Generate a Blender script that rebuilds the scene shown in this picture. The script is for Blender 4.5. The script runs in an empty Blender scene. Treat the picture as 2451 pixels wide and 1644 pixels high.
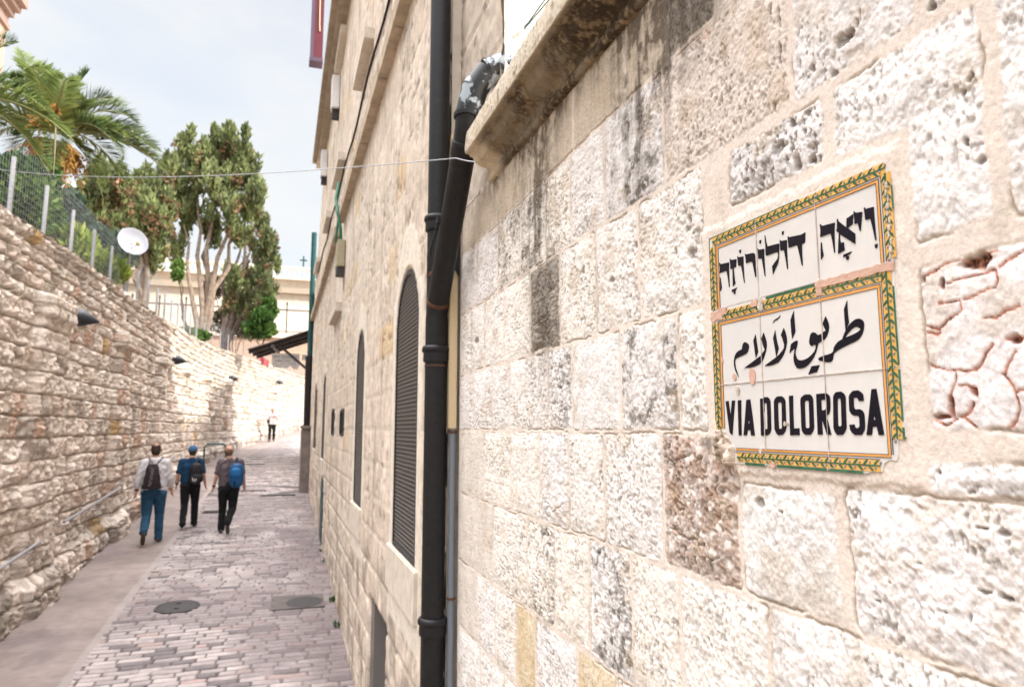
import bpy, bmesh, math, random
import numpy as np
from mathutils import Vector, Matrix
from mathutils.geometry import tessellate_polygon
R = math.radians
S = bpy.context.scene
COL = S.collection
CZ = 2.86                       # eye height above the foot of the lane
PITCH, YAW = math.atan(204/1634.), R(18.58)

# ------------------------------------------------------------------ camera, sky, sun, exposure
cam = bpy.data.objects.new('camera', bpy.data.cameras.new('camera')); COL.objects.link(cam)
cam.location = (0, 0, CZ); cam.rotation_euler = (math.pi/2 + PITCH, 0, -YAW)
cam.data.lens = 24; cam.data.sensor_width = 36; cam.data.sensor_fit = 'HORIZONTAL'
cam.data.clip_start = .05; cam.data.clip_end = 600
cam.data.dof.use_dof = True; cam.data.dof.focus_distance = 1.45; cam.data.dof.aperture_fstop = 6.3
S.camera = cam
SUN_EL, SUN_AZ = R(40), R(125)
sdir = Vector((math.sin(SUN_AZ)*math.cos(SUN_EL), math.cos(SUN_AZ)*math.cos(SUN_EL), math.sin(SUN_EL)))
W = bpy.data.worlds.new('World'); S.world = W; W.use_nodes = True
nt = W.node_tree; N = nt.nodes; L = nt.links
bg = N['Background']
sky = N.new('ShaderNodeTexSky'); sky.sky_type = 'NISHITA'; sky.sun_disc = False
sky.sun_elevation = SUN_EL; sky.sun_rotation = SUN_AZ; sky.air_density = 1.0; sky.dust_density = 2.0
tc = N.new('ShaderNodeTexCoord')
mp = N.new('ShaderNodeMapping'); mp.inputs['Scale'].default_value = (1, 1, 2.2); L.new(tc.outputs['Generated'], mp.inputs['Vector'])
nz = N.new('ShaderNodeTexNoise'); nz.inputs['Scale'].default_value = 2.6; nz.inputs['Detail'].default_value = 7; nz.inputs['Roughness'].default_value = .55
L.new(mp.outputs['Vector'], nz.inputs['Vector'])
cr = N.new('ShaderNodeMapRange'); cr.interpolation_type = 'SMOOTHSTEP'
cr.inputs['From Min'].default_value = .36; cr.inputs['From Max'].default_value = .66
cr.inputs['To Min'].default_value = .76; cr.inputs['To Max'].default_value = 1
L.new(nz.outputs['Fac'], cr.inputs['Value'])
sx = N.new('ShaderNodeSeparateXYZ'); L.new(tc.outputs['Generated'], sx.inputs['Vector'])
zb = N.new('ShaderNodeMapRange'); zb.interpolation_type = 'SMOOTHSTEP'   # sky boosted overhead, above the view, to light the shaded walls
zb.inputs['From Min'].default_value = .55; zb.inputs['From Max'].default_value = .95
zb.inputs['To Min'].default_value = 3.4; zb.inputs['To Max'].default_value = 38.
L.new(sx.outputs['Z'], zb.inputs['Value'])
cc = N.new('ShaderNodeMix'); cc.data_type = 'RGBA'; cc.blend_type = 'MULTIPLY'; cc.inputs[0].default_value = 1
zf = N.new('ShaderNodeMapRange'); zf.inputs['From Min'].default_value = .45; zf.inputs['From Max'].default_value = .8; L.new(sx.outputs['Z'], zf.inputs['Value'])
ck = N.new('ShaderNodeMix'); ck.data_type = 'RGBA'; ck.inputs[6].default_value = (.965, .985, 1.0, 1); ck.inputs[7].default_value = (1.0, .96, .955, 1)
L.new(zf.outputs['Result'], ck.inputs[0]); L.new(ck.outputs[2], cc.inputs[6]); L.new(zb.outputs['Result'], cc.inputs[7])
mx = N.new('ShaderNodeMix'); mx.data_type = 'RGBA'
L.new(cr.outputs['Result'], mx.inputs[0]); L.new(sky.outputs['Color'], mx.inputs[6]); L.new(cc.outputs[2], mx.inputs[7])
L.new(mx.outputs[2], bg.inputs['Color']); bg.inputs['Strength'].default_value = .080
sun = bpy.data.objects.new('sun', bpy.data.lights.new('sun', 'SUN')); COL.objects.link(sun)
sun.data.energy = 1.55; sun.data.angle = R(4.0); sun.data.color = (1, .93, .82)
sun.rotation_euler = sdir.to_track_quat('Z', 'Y').to_euler(); sun.location = (6, -6, 20)
S.view_settings.view_transform = 'Standard'; S.view_settings.look = 'None'
S.view_settings.gamma = 1; S.view_settings.exposure = 1.84
S.render.engine = 'CYCLES'
S.cycles.max_bounces = 8; S.cycles.diffuse_bounces = 5; S.cycles.transparent_max_bounces = 16
S.cycles.use_denoising = True

# ------------------------------------------------------------------ small maths
def ray(x, y, F=1634.):
    a = x-1225.5; b = 822.-y
    up = b*math.cos(PITCH)+F*math.sin(PITCH); fw = F*math.cos(PITCH)-b*math.sin(PITCH)
    return np.array([fw*math.sin(YAW)+a*math.cos(YAW), fw*math.cos(YAW)-a*math.sin(YAW), up])
def onX(x, y, X): d = ray(x, y); return np.array([0, 0, CZ])+d*(X/d[0])     # point of a sight line on a wall plane
def onY(x, y, Y): d = ray(x, y); return np.array([0, 0, CZ])+d*(Y/d[1])
def G(Y): return .06*Y                                                     # the lane climbs six in a hundred
def h2(ix, iy, seed):
    n = (ix.astype(np.int64)*374761393 + iy.astype(np.int64)*668265263 + seed*1442695041) & 0xFFFFFFFF
    n = ((n ^ (n >> 13))*1274126177) & 0xFFFFFFFF
    n = ((n ^ (n >> 16))*2246822519) & 0xFFFFFFFF
    return ((n ^ (n >> 15)) & 0xFFFFFF)/float(0xFFFFFF)
def vn(x, y, seed=0):
    ix = np.floor(x); iy = np.floor(y); fx = x-ix; fy = y-iy
    fx = fx*fx*fx*(fx*(fx*6-15)+10); fy = fy*fy*fy*(fy*(fy*6-15)+10)
    a = h2(ix, iy, seed); b = h2(ix+1, iy, seed); c = h2(ix, iy+1, seed); d = h2(ix+1, iy+1, seed)
    return a+(b-a)*fx+(c-a)*fy+(a-b-c+d)*fx*fy
def fbm(x, y, seed=0, o=4, g=.5):
    s = 0; a = 1.; t = 0.
    for k in range(o):
        c, sn = math.cos(k*1.1), math.sin(k*1.1)
        s = s+a*vn((x*c-y*sn)*2**k+17.3*k, (x*sn+y*c)*2**k+9.1*k, seed+k); t += a; a *= g
    return s/t                                    # about 0..1, mean .5
def ss(a, b, x):
    t = np.clip((x-a)/(b-a), 0, 1); return t*t*(3-2*t)
def lerp(a, b, t): return a+(b-a)*t
def mixc(c, d, m): return c*(1-m[..., None])+np.asarray(d)*m[..., None]

# ------------------------------------------------------------------ materials
def mat(name, col=(.5, .5, .5), rough=.8, metal=0, attr=False, noise=None, bump=None, spec=.3, trans=0, alpha=1, coat=0, col2=None):
    m = bpy.data.materials.new(name); m.use_nodes = True
    n = m.node_tree.nodes; l = m.node_tree.links; b = n['Principled BSDF']
    b.inputs['Roughness'].default_value = rough; b.inputs['Metallic'].default_value = metal
    b.inputs['Specular IOR Level'].default_value = spec; b.inputs['Coat Weight'].default_value = coat
    src = None
    if attr:
        a = n.new('ShaderNodeAttribute'); a.attribute_name = 'Col'; src = a.outputs['Color']
    else: b.inputs['Base Color'].default_value = (*col, 1)
    t = n.new('ShaderNodeTexCoord')
    if noise:
        q = n.new('ShaderNodeTexNoise'); q.inputs['Scale'].default_value = noise[0]; q.inputs['Detail'].default_value = 6; q.inputs['Roughness'].default_value = .65
        l.new(t.outputs['Object'], q.inputs['Vector'])
        r = n.new('ShaderNodeMapRange'); r.inputs['From Min'].default_value = .3; r.inputs['From Max'].default_value = .7
        l.new(q.outputs['Fac'], r.inputs['Value'])
        x = n.new('ShaderNodeMix'); x.data_type = 'RGBA'
        if col2 is not None:
            l.new(r.outputs['Result'], x.inputs[0]); x.inputs[6].default_value = (*col, 1); x.inputs[7].default_value = (*col2, 1)
        else:
            r.inputs['To Min'].default_value = 1-noise[1]; r.inputs['To Max'].default_value = 1+noise[1]
            x.blend_type = 'MULTIPLY'; x.inputs[0].default_value = 1
            if src: l.new(src, x.inputs[6])
            else: x.inputs[6].default_value = (*col, 1)
            l.new(r.outputs['Result'], x.inputs[7])
        src = x.outputs[2]
    if src: l.new(src, b.inputs['Base Color'])
    if bump:
        q = n.new('ShaderNodeTexNoise'); q.inputs['Scale'].default_value = bump[0]; q.inputs['Detail'].default_value = 8; q.inputs['Roughness'].default_value = .62
        l.new(t.outputs['Object'], q.inputs['Vector'])
        u = n.new('ShaderNodeBump'); u.inputs['Strength'].default_value = bump[1]; u.inputs['Distance'].default_value = bump[2]
        l.new(q.outputs['Fac'], u.inputs['Height']); l.new(u.outputs['Normal'], b.inputs['Normal'])
    if trans:
        tr = n.new('ShaderNodeBsdfTranslucent'); ms = n.new('ShaderNodeMixShader'); ms.inputs[0].default_value = trans
        if src: l.new(src, tr.inputs['Color'])
        else: tr.inputs['Color'].default_value = (*col, 1)
        l.new(b.outputs[0], ms.inputs[1]); l.new(tr.outputs[0], ms.inputs[2]); l.new(ms.outputs[0], n['Material Output'].inputs['Surface'])
    return m

# ------------------------------------------------------------------ objects
def link(name, me, m=None, parent=None):
    o = bpy.data.objects.new(name, me); COL.objects.link(o)
    if me is not None and m is not None: me.materials.append(m)
    if parent is not None:
        o.parent = parent
        o.matrix_parent_inverse = Matrix.Translation(-Vector(parent.location))
    return o
def tag(o, label=None, cat=None, group=None, kind=None):
    if label: o['label'] = label
    if cat: o['category'] = cat
    if group: o['group'] = group
    if kind: o['kind'] = kind
    return o
def thing(name, label, cat, loc, group=None):
    o = bpy.data.objects.new(name, None); o.empty_display_size = .2; o.location = loc; COL.objects.link(o)
    return tag(o, label, cat, group)
def npmesh(name, V, F, col=None, smooth=True):
    V = np.asarray(V, dtype=np.float32).reshape(-1, 3); F = np.asarray(F, dtype=np.int32)
    me = bpy.data.meshes.new(name); k = F.shape[1]
    me.vertices.add(len(V)); me.vertices.foreach_set('co', V.ravel())
    me.loops.add(F.size); me.loops.foreach_set('vertex_index', F.ravel())
    me.polygons.add(len(F)); me.polygons.foreach_set('loop_start', np.arange(0, F.size, k, dtype=np.int32))
    me.polygons.foreach_set('loop_total', np.full(len(F), k, dtype=np.int32))
    if smooth: me.polygons.foreach_set('use_smooth', np.ones(len(F), dtype=bool))
    if col is not None:
        c = np.ones((len(V), 4), dtype=np.float32); c[:, :3] = np.asarray(col).reshape(-1, 3)
        me.color_attributes.new('Col', 'FLOAT_COLOR', 'POINT').data.foreach_set('color', c.ravel())
    me.update(calc_edges=True); return me
def gridmesh(name, P, col=None, flip=False, smooth=True):
    a, b = P.shape[:2]; i = np.arange(a*b).reshape(a, b)
    F = np.stack([i[:-1, :-1], i[1:, :-1], i[1:, 1:], i[:-1, 1:]], -1).reshape(-1, 4)
    if flip: F = F[:, ::-1]
    return npmesh(name, P.reshape(-1, 3), F, col, smooth)
class MB:                                             # gathers simple solids that make ONE mesh
    def __init__(s): s.v = []; s.f = []
    def add(s, vs, fs):
        n = len(s.v); s.v += [tuple(v) for v in vs]; s.f += [tuple(i+n for i in f) for f in fs]
    def box(s, a, b, c=0.0):
        (x0, y0, z0), (x1, y1, z1) = a, b
        s.add([(x0, y0, z0), (x1, y0, z0), (x1, y1, z0), (x0, y1, z0), (x0, y0, z1), (x1, y0, z1), (x1, y1, z1), (x0, y1, z1)],
              [(0, 3, 2, 1), (4, 5, 6, 7), (0, 1, 5, 4), (1, 2, 6, 5), (2, 3, 7, 6), (3, 0, 4, 7)])
    def tube(s, pts, r, n=10, cap=True):
        pts = [Vector(p) for p in pts]; rs = r if hasattr(r, '__len__') else [r]*len(pts)
        rings = []; up = Vector((.31, .2, .93))
        for i, p in enumerate(pts):
            d = (pts[min(i+1, len(pts)-1)]-pts[max(i-1, 0)]).normalized()
            if abs(d.dot(up)) > .95: up = Vector((1, .1, 0))
            u = d.cross(up).normalized(); w = d.cross(u)
            rings.append([p+(u*math.cos(2*math.pi*k/n)+w*math.sin(2*math.pi*k/n))*rs[i] for k in range(n)])
        vs = [v for q in rings for v in q]; fs = []
        for i in range(len(rings)-1):
            for k in range(n):
                fs.append((i*n+k, i*n+(k+1) % n, (i+1)*n+(k+1) % n, (i+1)*n+k))
        if cap: fs += [tuple(range(n-1, -1, -1)), tuple((len(rings)-1)*n+k for k in range(n))]
        s.add(vs, fs)
    def lathe(s, c, prof, axis='Z', n=24):            # prof: (radius, height)
        vs = []; fs = []
        for r, h in prof:
            for k in range(n):
                a = 2*math.pi*k/n; p = (r*math.cos(a), r*math.sin(a), h)
                if axis == 'X': p = (h, p[0], p[1])
                elif axis == 'Y': p = (p[0], h, p[1])
                vs.append((c[0]+p[0], c[1]+p[1], c[2]+p[2]))
        for i in range(len(prof)-1):
            for k in range(n): fs.append((i*n+k, i*n+(k+1) % n, (i+1)*n+(k+1) % n, (i+1)*n+k))
        s.add(vs, fs)
    def ell(s, c, r, n=14, m=9, e=1.0):
        vs = []; fs = []
        pw = lambda q: math.copysign(abs(q)**e, q)
        for i in range(m+1):
            t = -math.pi/2+math.pi*i/m
            for k in range(n):
                a = 2*math.pi*k/n
                vs.append((c[0]+r[0]*pw(math.cos(t))*pw(math.cos(a)), c[1]+r[1]*pw(math.cos(t))*pw(math.sin(a)), c[2]+r[2]*pw(math.sin(t))))
        for i in range(m):
            for k in range(n): fs.append((i*n+k, i*n+(k+1) % n, (i+1)*n+(k+1) % n, (i+1)*n+k))
        s.add(vs, fs)
    def mesh(s, name, smooth=False):
        me = bpy.data.meshes.new(name); me.from_pydata(s.v, [], s.f); me.update()
        b = bmesh.new(); b.from_mesh(me); bmesh.ops.remove_doubles(b, verts=b.verts, dist=1e-6)
        bmesh.ops.recalc_face_normals(b, faces=b.faces); b.to_mesh(me); b.free()
        if smooth:
            me.polygons.foreach_set('use_smooth', [True]*len(me.polygons))
            try: me.set_sharp_from_angle(angle=R(42))
            except Exception: pass
        return me
    def build(s, name, m, parent=None, smooth=False, bevel=0):
        me = s.mesh(name, smooth)
        if bevel:
            b = bmesh.new(); b.from_mesh(me)
            bmesh.ops.bevel(b, geom=[e for e in b.edges if len(e.link_faces) == 2 and e.calc_face_angle(0) > .6], offset=bevel, segments=2, affect='EDGES', clamp_overlap=True)
            b.to_mesh(me); b.free()
        return link(name, me, m, parent)
def prism(mb, poly, holes, f, x0, x1):
    """flat outline (with holes) given in (u,v); f(u,v,x) -> point; between depths x0 and x1"""
    loops = [poly]+list(holes); flat = [p for q in loops for p in q]
    tris = tessellate_polygon([[Vector((p[0], p[1], 0)) for p in q] for q in loops])
    n = len(flat); vs = [f(p[0], p[1], x0) for p in flat]+[f(p[0], p[1], x1) for p in flat]
    fs = [tuple(t) for t in tris]+[tuple(i+n for i in t[::-1]) for t in tris]; k = 0
    for q in loops:
        m = len(q)
        for i in range(m): fs.append((k+i, k+(i+1) % m, n+k+(i+1) % m, n+k+i))
        k += m
    mb.add(vs, fs)

# ------------------------------------------------------------------ shared materials
M = dict(
 stone=mat('weathered_limestone', attr=True, rough=.92, spec=.2, noise=(150, .16), bump=(260, .35, .003)),
 stonefar=mat('dressed_limestone', attr=True, rough=.92, spec=.2, noise=(9, .16), bump=(30, .45, .02)),
 rubble=mat('rubble_limestone', attr=True, rough=.95, spec=.15, noise=(14, .22), bump=(24, .8, .03)),
 cobble=mat('worn_setts', attr=True, rough=.68, spec=.35, noise=(20, .12), bump=(60, .3, .006)),
 slab=mat('worn_concrete', attr=True, rough=.75, spec=.3, noise=(3, .14), bump=(80, .25, .004)),
 plaster=mat('smooth_pale_stone', (.60, .54, .46), .9, noise=(11, .14), bump=(40, .3, .006)),
 blackpipe=mat('black_painted_iron', (.004, .0045, .006), .5, noise=(30, .4), bump=(90, .25, .003), spec=.35, col2=(.012, .012, .014)),
 rust=mat('rusty_iron', (.10, .048, .03), .85, noise=(60, .4), bump=(120, .4, .003)),
 beige=mat('beige_plastic', (.58, .47, .30), .5),
 grey=mat('grey_plastic', (.17, .19, .22), .5),
 steel=mat('galvanised_steel', (.42, .43, .46), .45, metal=.6, noise=(40, .2)),
 dusty=mat('dusty_glass', (.17, .155, .14), .8, noise=(5, .4)),
 dark=mat('dark_void', (.006, .006, .007), .9),
 iron=mat('dark_iron', (.055, .052, .055), .6, metal=.3, noise=(30, .3)),
 grille=mat('grey_wire', (.17, .155, .145), .6, metal=.3),
 white=mat('white_paint', (.75, .75, .76), .5, noise=(20, .06)),
 teal=mat('teal_paint', (.010, .065, .068), .5, noise=(20, .3)),
 green=mat('green_plastic', (.02, .13, .08), .5),
 maroon=mat('maroon_paint', (.105, .016, .028), .55, noise=(8, .15)),
 tan=mat('tan_metal', (.36, .32, .22), .6, noise=(20, .1)),
 wood=mat('rusty_corrugated_iron', (.075, .055, .05), .8, noise=(6, .4), bump=(20, .4, .01)),
 facade=mat('sunlit_facade_stone', (.72, .65, .56), .9, noise=(2.2, .12), bump=(3, .5, .05)),
 soil=mat('garden_soil', (.16, .12, .08), .95, noise=(2, .4), bump=(6, .5, .05)),
)

# ------------------------------------------------------------------ near wall: every stone read off the photograph, in wall metres (y along, z up)
XN = .82
JZ = [1.40, 1.68, 1.967, 2.252, 2.56, 2.853, 3.116, 3.414, 3.705, 3.93]
ROWS = {   # bottom level index : joints along the wall, far end first
 8: [3.23, 2.70, 2.237, 1.842, 1.505, 1.30, 1.111, .829, .50, .18],
 7: [3.23, 2.93, 2.615, 2.339, 2.091, 1.865, 1.632, 1.325, .906, .656, .562, .20],
 6: [3.23, 3.02, 2.805, 2.53, 2.229, 1.961, 1.698, 1.453, 1.178],
 5: [3.23, 2.98, 2.69, 2.467, 2.067, 1.871, 1.563, 1.293, 1.18],
 4: [3.23, 2.801, 2.45, 2.147, 1.90, 1.665, 1.37, 1.097],
 3: [3.23, 3.0, 2.671, 2.271, 2.021, 1.768, 1.524, 1.311, 1.03, .60, .18],
 2: [3.23, 2.90, 2.635, 2.391, 2.186, 1.854, 1.616, 1.30, .9, .5, .18],
 1: [3.23, 2.84, 2.52, 2.2, 1.9, 1.6, 1.3, 1.0, .7, .18],
 0: [3.23, 3.0, 2.7, 2.3, 2.05, 1.7, 1.4, 1.1, .8, .5, .18]}
rnd = random.Random(7)
VEINS = [[(330,610),(380,580),(450,545),(520,505),(600,472),(700,458),(760,438)],[(500,630),(560,605),(640,580),(720,560),(760,560),(768,600),(755,640),(700,665),(640,690),(590,705)],[(450,730),(565,715),(575,770),(540,800),(490,840),(450,865),(400,860),(350,850)],
 [(300,920),(340,905),(375,895),(440,890),(460,880)],[(380,1040),(430,1070),(500,1085),(560,1090),(600,1095),(660,1075),(690,1040),(700,1000),(740,950)],[(540,1100),(545,1150),(520,1210),(500,1250),(520,1290),(540,1345)],[(560,1170),(600,1165),(640,1190),(650,1220)],
 [(570,1340),(610,1310),(640,1260)],[(580,1340),(600,1360),(640,1390),(700,1425)],[(780,540),(820,500),(890,460),(960,420)],[(700,812),(760,800),(820,760),(880,745)],[(820,930),(860,925),(960,915)],[(810,1110),(830,1050),(870,990)],[(800,1110),(840,1170),(870,1210),(880,1280),(870,1360),(800,1410)],[(400,1340),(480,1385),(550,1350)],[(870,1210),(960,1180)]]
STN = []
SPECIAL = {(8, 0): 'smooth', (8, 1): 'smooth', (8, 2): 'smooth', (8, 3): 'smooth', (8, 4): 'smooth', (7, 2): 'dirty', (7, 3): 'dirty', (7, 6): 'dirty', (8, 5): 'black', (6, 4): 'black',
           (5, 6): 'dirty', (5, 5): 'fine', (5, 4): 'pitted', (4, 6): 'brown', (3, 3): 'pitted', (3, 5): 'dirty', (2, 3): 'yellow', (2, 5): 'yellow', (7, 7): 'pink', (4, 0): 'plain', (3, 0): 'plain', (2, 0): 'plain', (3, 1): 'plain'}
for k, js in ROWS.items():
    for i in range(len(js)-1):
        STN.append([js[i+1], js[i], JZ[k], JZ[k+1], SPECIAL.get((k, i), 'rough')])
STN += [[.836, 1.093, 3.285, 3.405, 'pitted'], [.574, .826, 3.275, 3.405, 'white'], [.574, .694, 3.112, 3.30, 'white'],
        [.18, .563, 3.106, 3.414, 'white'], [.40, .694, 2.853, 3.085, 'vein'], [.18, .385, 2.853, 3.085, 'rough'],
        [.855, 1.097, 2.56, 2.765, 'fine'], [.18, .843, 2.56, 2.775, 'white2'], [.18, .70, 2.77, 2.822, 'white2']]
r_ = np.sqrt(.7+0)
ys = [.12]
while ys[-1] < 3.235: ys.append(ys[-1]+max(.0012, (.67+ys[-1]**2)/561*.62))
ys = np.array(ys); ys[-1] = 3.235
zs = np.arange(1.40, 3.945, .0025)
Yg, Zg = np.meshgrid(ys, zs, indexing='ij')
wy = Yg+.009*(fbm(Yg*9, Zg*9, 3, 2)-.5)+.011*(fbm(Yg*44, Zg*44, 5, 4, .6)-.5)
wz = Zg+.009*(fbm(Yg*9, Zg*9, 13, 2)-.5)+.011*(fbm(Yg*44, Zg*44, 15, 4, .6)-.5)
n_lo = fbm(Yg*11, Zg*11, 21, 3); n_md = fbm(Yg*60, Zg*52, 22, 5, .62); n_hi = fbm(Yg*130, Zg*130, 23, 3, .65)
n_dk = fbm(Yg*7, Zg*5, 31, 4, .6); n_st = fbm(Yg*30, Zg*2.5, 33, 4, .6); n_c1 = fbm(Yg*20, Zg*20, 35, 4)
pit = ss(.56, .74, fbm(Yg*62, Zg*62, 41, 3, .55))
def cells(x, y, sd):                                            # broken facets: each cell is a little tilted plane
    ix, iy = np.floor(x), np.floor(y); best = np.full(x.shape, 9.); val = np.zeros(x.shape)
    for a in (-1, 0, 1):
        for b in (-1, 0, 1):
            cx, cy = ix+a, iy+b; dx = x-cx-h2(cx, cy, sd); dy = y-cy-h2(cx, cy, sd+1); d = dx*dx+dy*dy; k = d < best
            v = .5+(h2(cx, cy, sd+2)-.5)*.7+(h2(cx, cy, sd+3)-.5)*dx*1.3+(h2(cx, cy, sd+4)-.5)*dy*1.3
            val = np.where(k, v, val); best = np.where(k, d, best)
    return val
_wx, _wy = .5*(fbm(Yg*60, Zg*60, 47, 2)-.5), .5*(fbm(Yg*60, Zg*60, 48, 2)-.5)
fac = .6*cells(Yg*42+_wx, Zg*42+_wy, 800)+.4*cells(Yg*95+_wx*2, Zg*95+_wy*2, 820)
spk = vn(Yg*330, Zg*330, 49)*.5+vn(Yg*170, Zg*170, 50)*.5
n_tl = fbm(Yg*70+Zg*45, Zg*22-Yg*14, 45, 4, .6)
spot = ss(.60, .70, fbm(Yg*150, Zg*80, 43, 3, .5))*ss(.40, .56, fbm(Yg*8, Zg*8, 44, 2))
crk = np.exp(-((fbm(Yg*10+3, Zg*12, 51, 3)-.5)/.012)**2)*ss(.42, .52, fbm(Yg*5, Zg*5, 57, 2))
veinA = np.exp(-((fbm(Yg*8.3+1.2, Zg*11, 61, 3, .4)-.5)/.014)**2); veinB = np.exp(-((fbm(Yg*12+7, Zg*9+4, 63, 3, .4)-.46)/.010)**2)
H = .0018+.0016*(n_lo-.5)+.0012*(n_hi-.5)
MORTAR = np.array([.76, .672, .60])
C = np.ones(Yg.shape+(3,))*MORTAR*(.92+.16*n_c1)[..., None]*(.96+.08*n_hi)[..., None]
dirt_m = ss(.60, .74, n_dk)*.35
C = mixc(C, (.33, .27, .20), dirt_m)
SM = np.zeros_like(Yg)
for si, (y0, y1, z0, z1, kd) in enumerate(STN):
    gap = .006 if kd not in ('smooth', 'plain') else .004
    a = max(0, np.searchsorted(ys, y0)-4); b = min(len(ys), np.searchsorted(ys, y1)+4)
    c = max(0, np.searchsorted(zs, z0)-4); d = min(len(zs), np.searchsorted(zs, z1)+4)
    if b <= a or d <= c: continue
    sl = (slice(a, b), slice(c, d)); rr = random.Random(si*31+5)
    q1 = np.minimum(wy[sl]-y0, y1-wy[sl])-gap; q2 = np.minimum(wz[sl]-z0, z1-wz[sl])-gap
    rad = .009; ins = np.minimum(q1, q2)
    cor = (q1 < rad) & (q2 < rad)
    ins = np.where(cor, rad-np.sqrt(np.maximum(rad-q1, 0)**2+np.maximum(rad-q2, 0)**2), ins)
    msk = ss(-.001, .005, ins); edge = ss(0, .05, ins)
    near_ = float(y1 < 1.2)
    rough = {'smooth': .35, 'plain': .45, 'fine': .7, 'yellow': .5, 'white': .95, 'white2': 1.1, 'pink': .9, 'black': 1.2, 'dirty': 1.1, 'pitted': 1.25, 'brown': 1.35, 'vein': .75, 'rough': 1.0}[kd]*rr.uniform(.62, .98)
    pits = {'pitted': 1.4, 'brown': 1.5, 'smooth': .15, 'plain': .3, 'fine': .35, 'yellow': .25, 'white': .75, 'white2': 1.0, 'vein': .2}.get(kd, .9)
    h = .0025+.0055*edge*min(rough, 1.1)+(.008-.003*near_)*rough*(n_lo[sl]-.5)*edge+(.0036-.0014*near_)*rough*(n_md[sl]-.5)+(.0046-.0016*near_)*rough*(n_hi[sl]-.5)+.0032*rough*(fac[sl]-.5)+.0026*near_*rough*(n_tl[sl]-.5)-.0032*pits*spot[sl]-.002*pits*pit[sl]*rr.uniform(.7, 1.1)
    h -= .009*crk[sl]*edge*(rough > .95)
    t = rr.uniform(-1, 1)
    base = {'yellow': (.66, .54, .36), 'brown': (.56, .47, .42), 'black': (.42, .38, .33), 'vein': (.82, .785, .785), 'white': (.84, .815, .80), 'white2': (.83, .80, .79),
            'pink': (.74, .66, .60), 'smooth': (.60, .52, .42), 'plain': (.71, .66, .60), 'fine': (.79, .77, .75)}.get(kd, (.81+.02*t, .775+.01*t, .74-.02*t))
    col = np.ones(h.shape+(3,))*np.array(base)*(.88+.24*n_c1[sl])[..., None]*(.84+.32*n_hi[sl])[..., None]*(.86+.28*spk[sl])[..., None]
    dk = {'dirty': .75, 'black': 1.0, 'pitted': .6, 'brown': .55, 'fine': .12, 'white': .10, 'white2': .22, 'smooth': .3, 'plain': .15, 'yellow': .12, 'vein': .15}.get(kd, .17)
    low = ss(.52, .34, n_md[sl])                                   # lichen and soot sit in the hollows of the stone
    pat = ss(.62-.30*dk, .80-.25*dk, n_dk[sl]*.6+.4*fbm(Yg[sl]*26, Zg[sl]*17, 71+si, 3))
    col = mixc(col, (.13, .115, .10), np.clip(pat*(.25+.95*low)*dk*1.15, 0, .9))
    col = mixc(col, (.20, .17, .14), np.clip(np.maximum(pit[sl]*.22, spot[sl]*.58)*pits, 0, .8))
    col = mixc(col, (.52, .40, .27), ss(.58, .78, fbm(Yg[sl]*13, Zg[sl]*13, 91+si, 3))*.35)
    if kd == 'pink': col = mixc(col, (.60, .33, .20), ss(.56, .74, fbm(Yg[sl]*9+2, Zg[sl]*7, 7, 3))*.5)
    if kd == 'brown':
        col = mixc(col, (.34, .20, .125), ss(.42, .64, n_md[sl])*.55*ss(.30, .6, n_dk[sl]+.2)); col = mixc(col, (.74, .67, .62), ss(.60, .70, fbm(Yg[sl]*45, Zg[sl]*45, 8, 2))*.8)
    if kd == 'vein':
        yy, zz = Yg[sl]+.006*(fbm(Yg[sl]*60, Zg[sl]*60, 301, 3)-.5), Zg[sl]+.006*(fbm(Yg[sl]*60, Zg[sl]*60, 303, 3)-.5); dmin = np.full(yy.shape, 1.); cav = np.zeros(yy.shape)
        for pl in VEINS:
            q = [onX(2051+x/2.24, 400+y/2.24, XN)[1:] for x, y in pl]
            for (ya, za), (yb, zb2) in zip(q[:-1], q[1:]):
                ex, ez = yb-ya, zb2-za; t_ = np.clip(((yy-ya)*ex+(zz-za)*ez)/(ex*ex+ez*ez+1e-12), 0, 1); dmin = np.minimum(dmin, np.hypot(yy-ya-t_*ex, zz-za-t_*ez))
        for x, y, rx, ry in [(650, 500, 85, 26), (470, 635, 20, 24), (520, 1290, 24, 50), (640, 1200, 24, 30), (860, 925, 38, 22), (455, 1335, 50, 14), (350, 605, 26, 12)]:
            c0 = onX(2051+x/2.24, 400+y/2.24, XN); c1 = onX(2051+(x+rx)/2.24, 400+(y+ry)/2.24, XN)
            cav = np.maximum(cav, ss(1.25, .6, np.hypot((yy-c0[1])/(c0[1]-c1[1]), (zz-c0[2])/(c0[2]-c1[2]))+.7*(fbm(yy*90, zz*90, 305, 2)-.5)))
        v = np.clip(ss(.0026, .0006, dmin+.002*(n_md[sl]-.5)), 0, 1); hal = ss(.008, .001, dmin+.010*(n_md[sl]-.5)); v = np.maximum(v, cav)
        h -= .0022*v+.008*cav; col = mixc(col, (.70, .42, .34), hal*.28); col = mixc(col, (.50, .17, .085), v*.92); col = mixc(col, (.06, .03, .022), np.maximum(cav*ss(.40, .58, n_md[sl]), ss(.7, 1., v)*ss(.52, .60, n_hi[sl])*.8))
    if kd == 'yellow': col = mixc(col, (.74, .66, .53), ss(.38, .62, n_dk[sl]*.5+n_c1[sl]*.5)*.6); col = mixc(col, (.40, .30, .17), spot[sl]*.5)
    dip = np.exp(-((ins+.001)/.0022)**2)*ss(.50, .64, fbm(Yg[sl]*9+si, Zg[sl]*9, 77, 2))
    H[sl] = H[sl]*(1-msk)+h*msk-.004*dip
    C[sl] = C[sl]*(1-msk[..., None])+col*msk[..., None]; SM[sl] = np.maximum(SM[sl], msk)
    C[sl] = mixc(C[sl], (.34, .27, .20), dip*.7)
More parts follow.
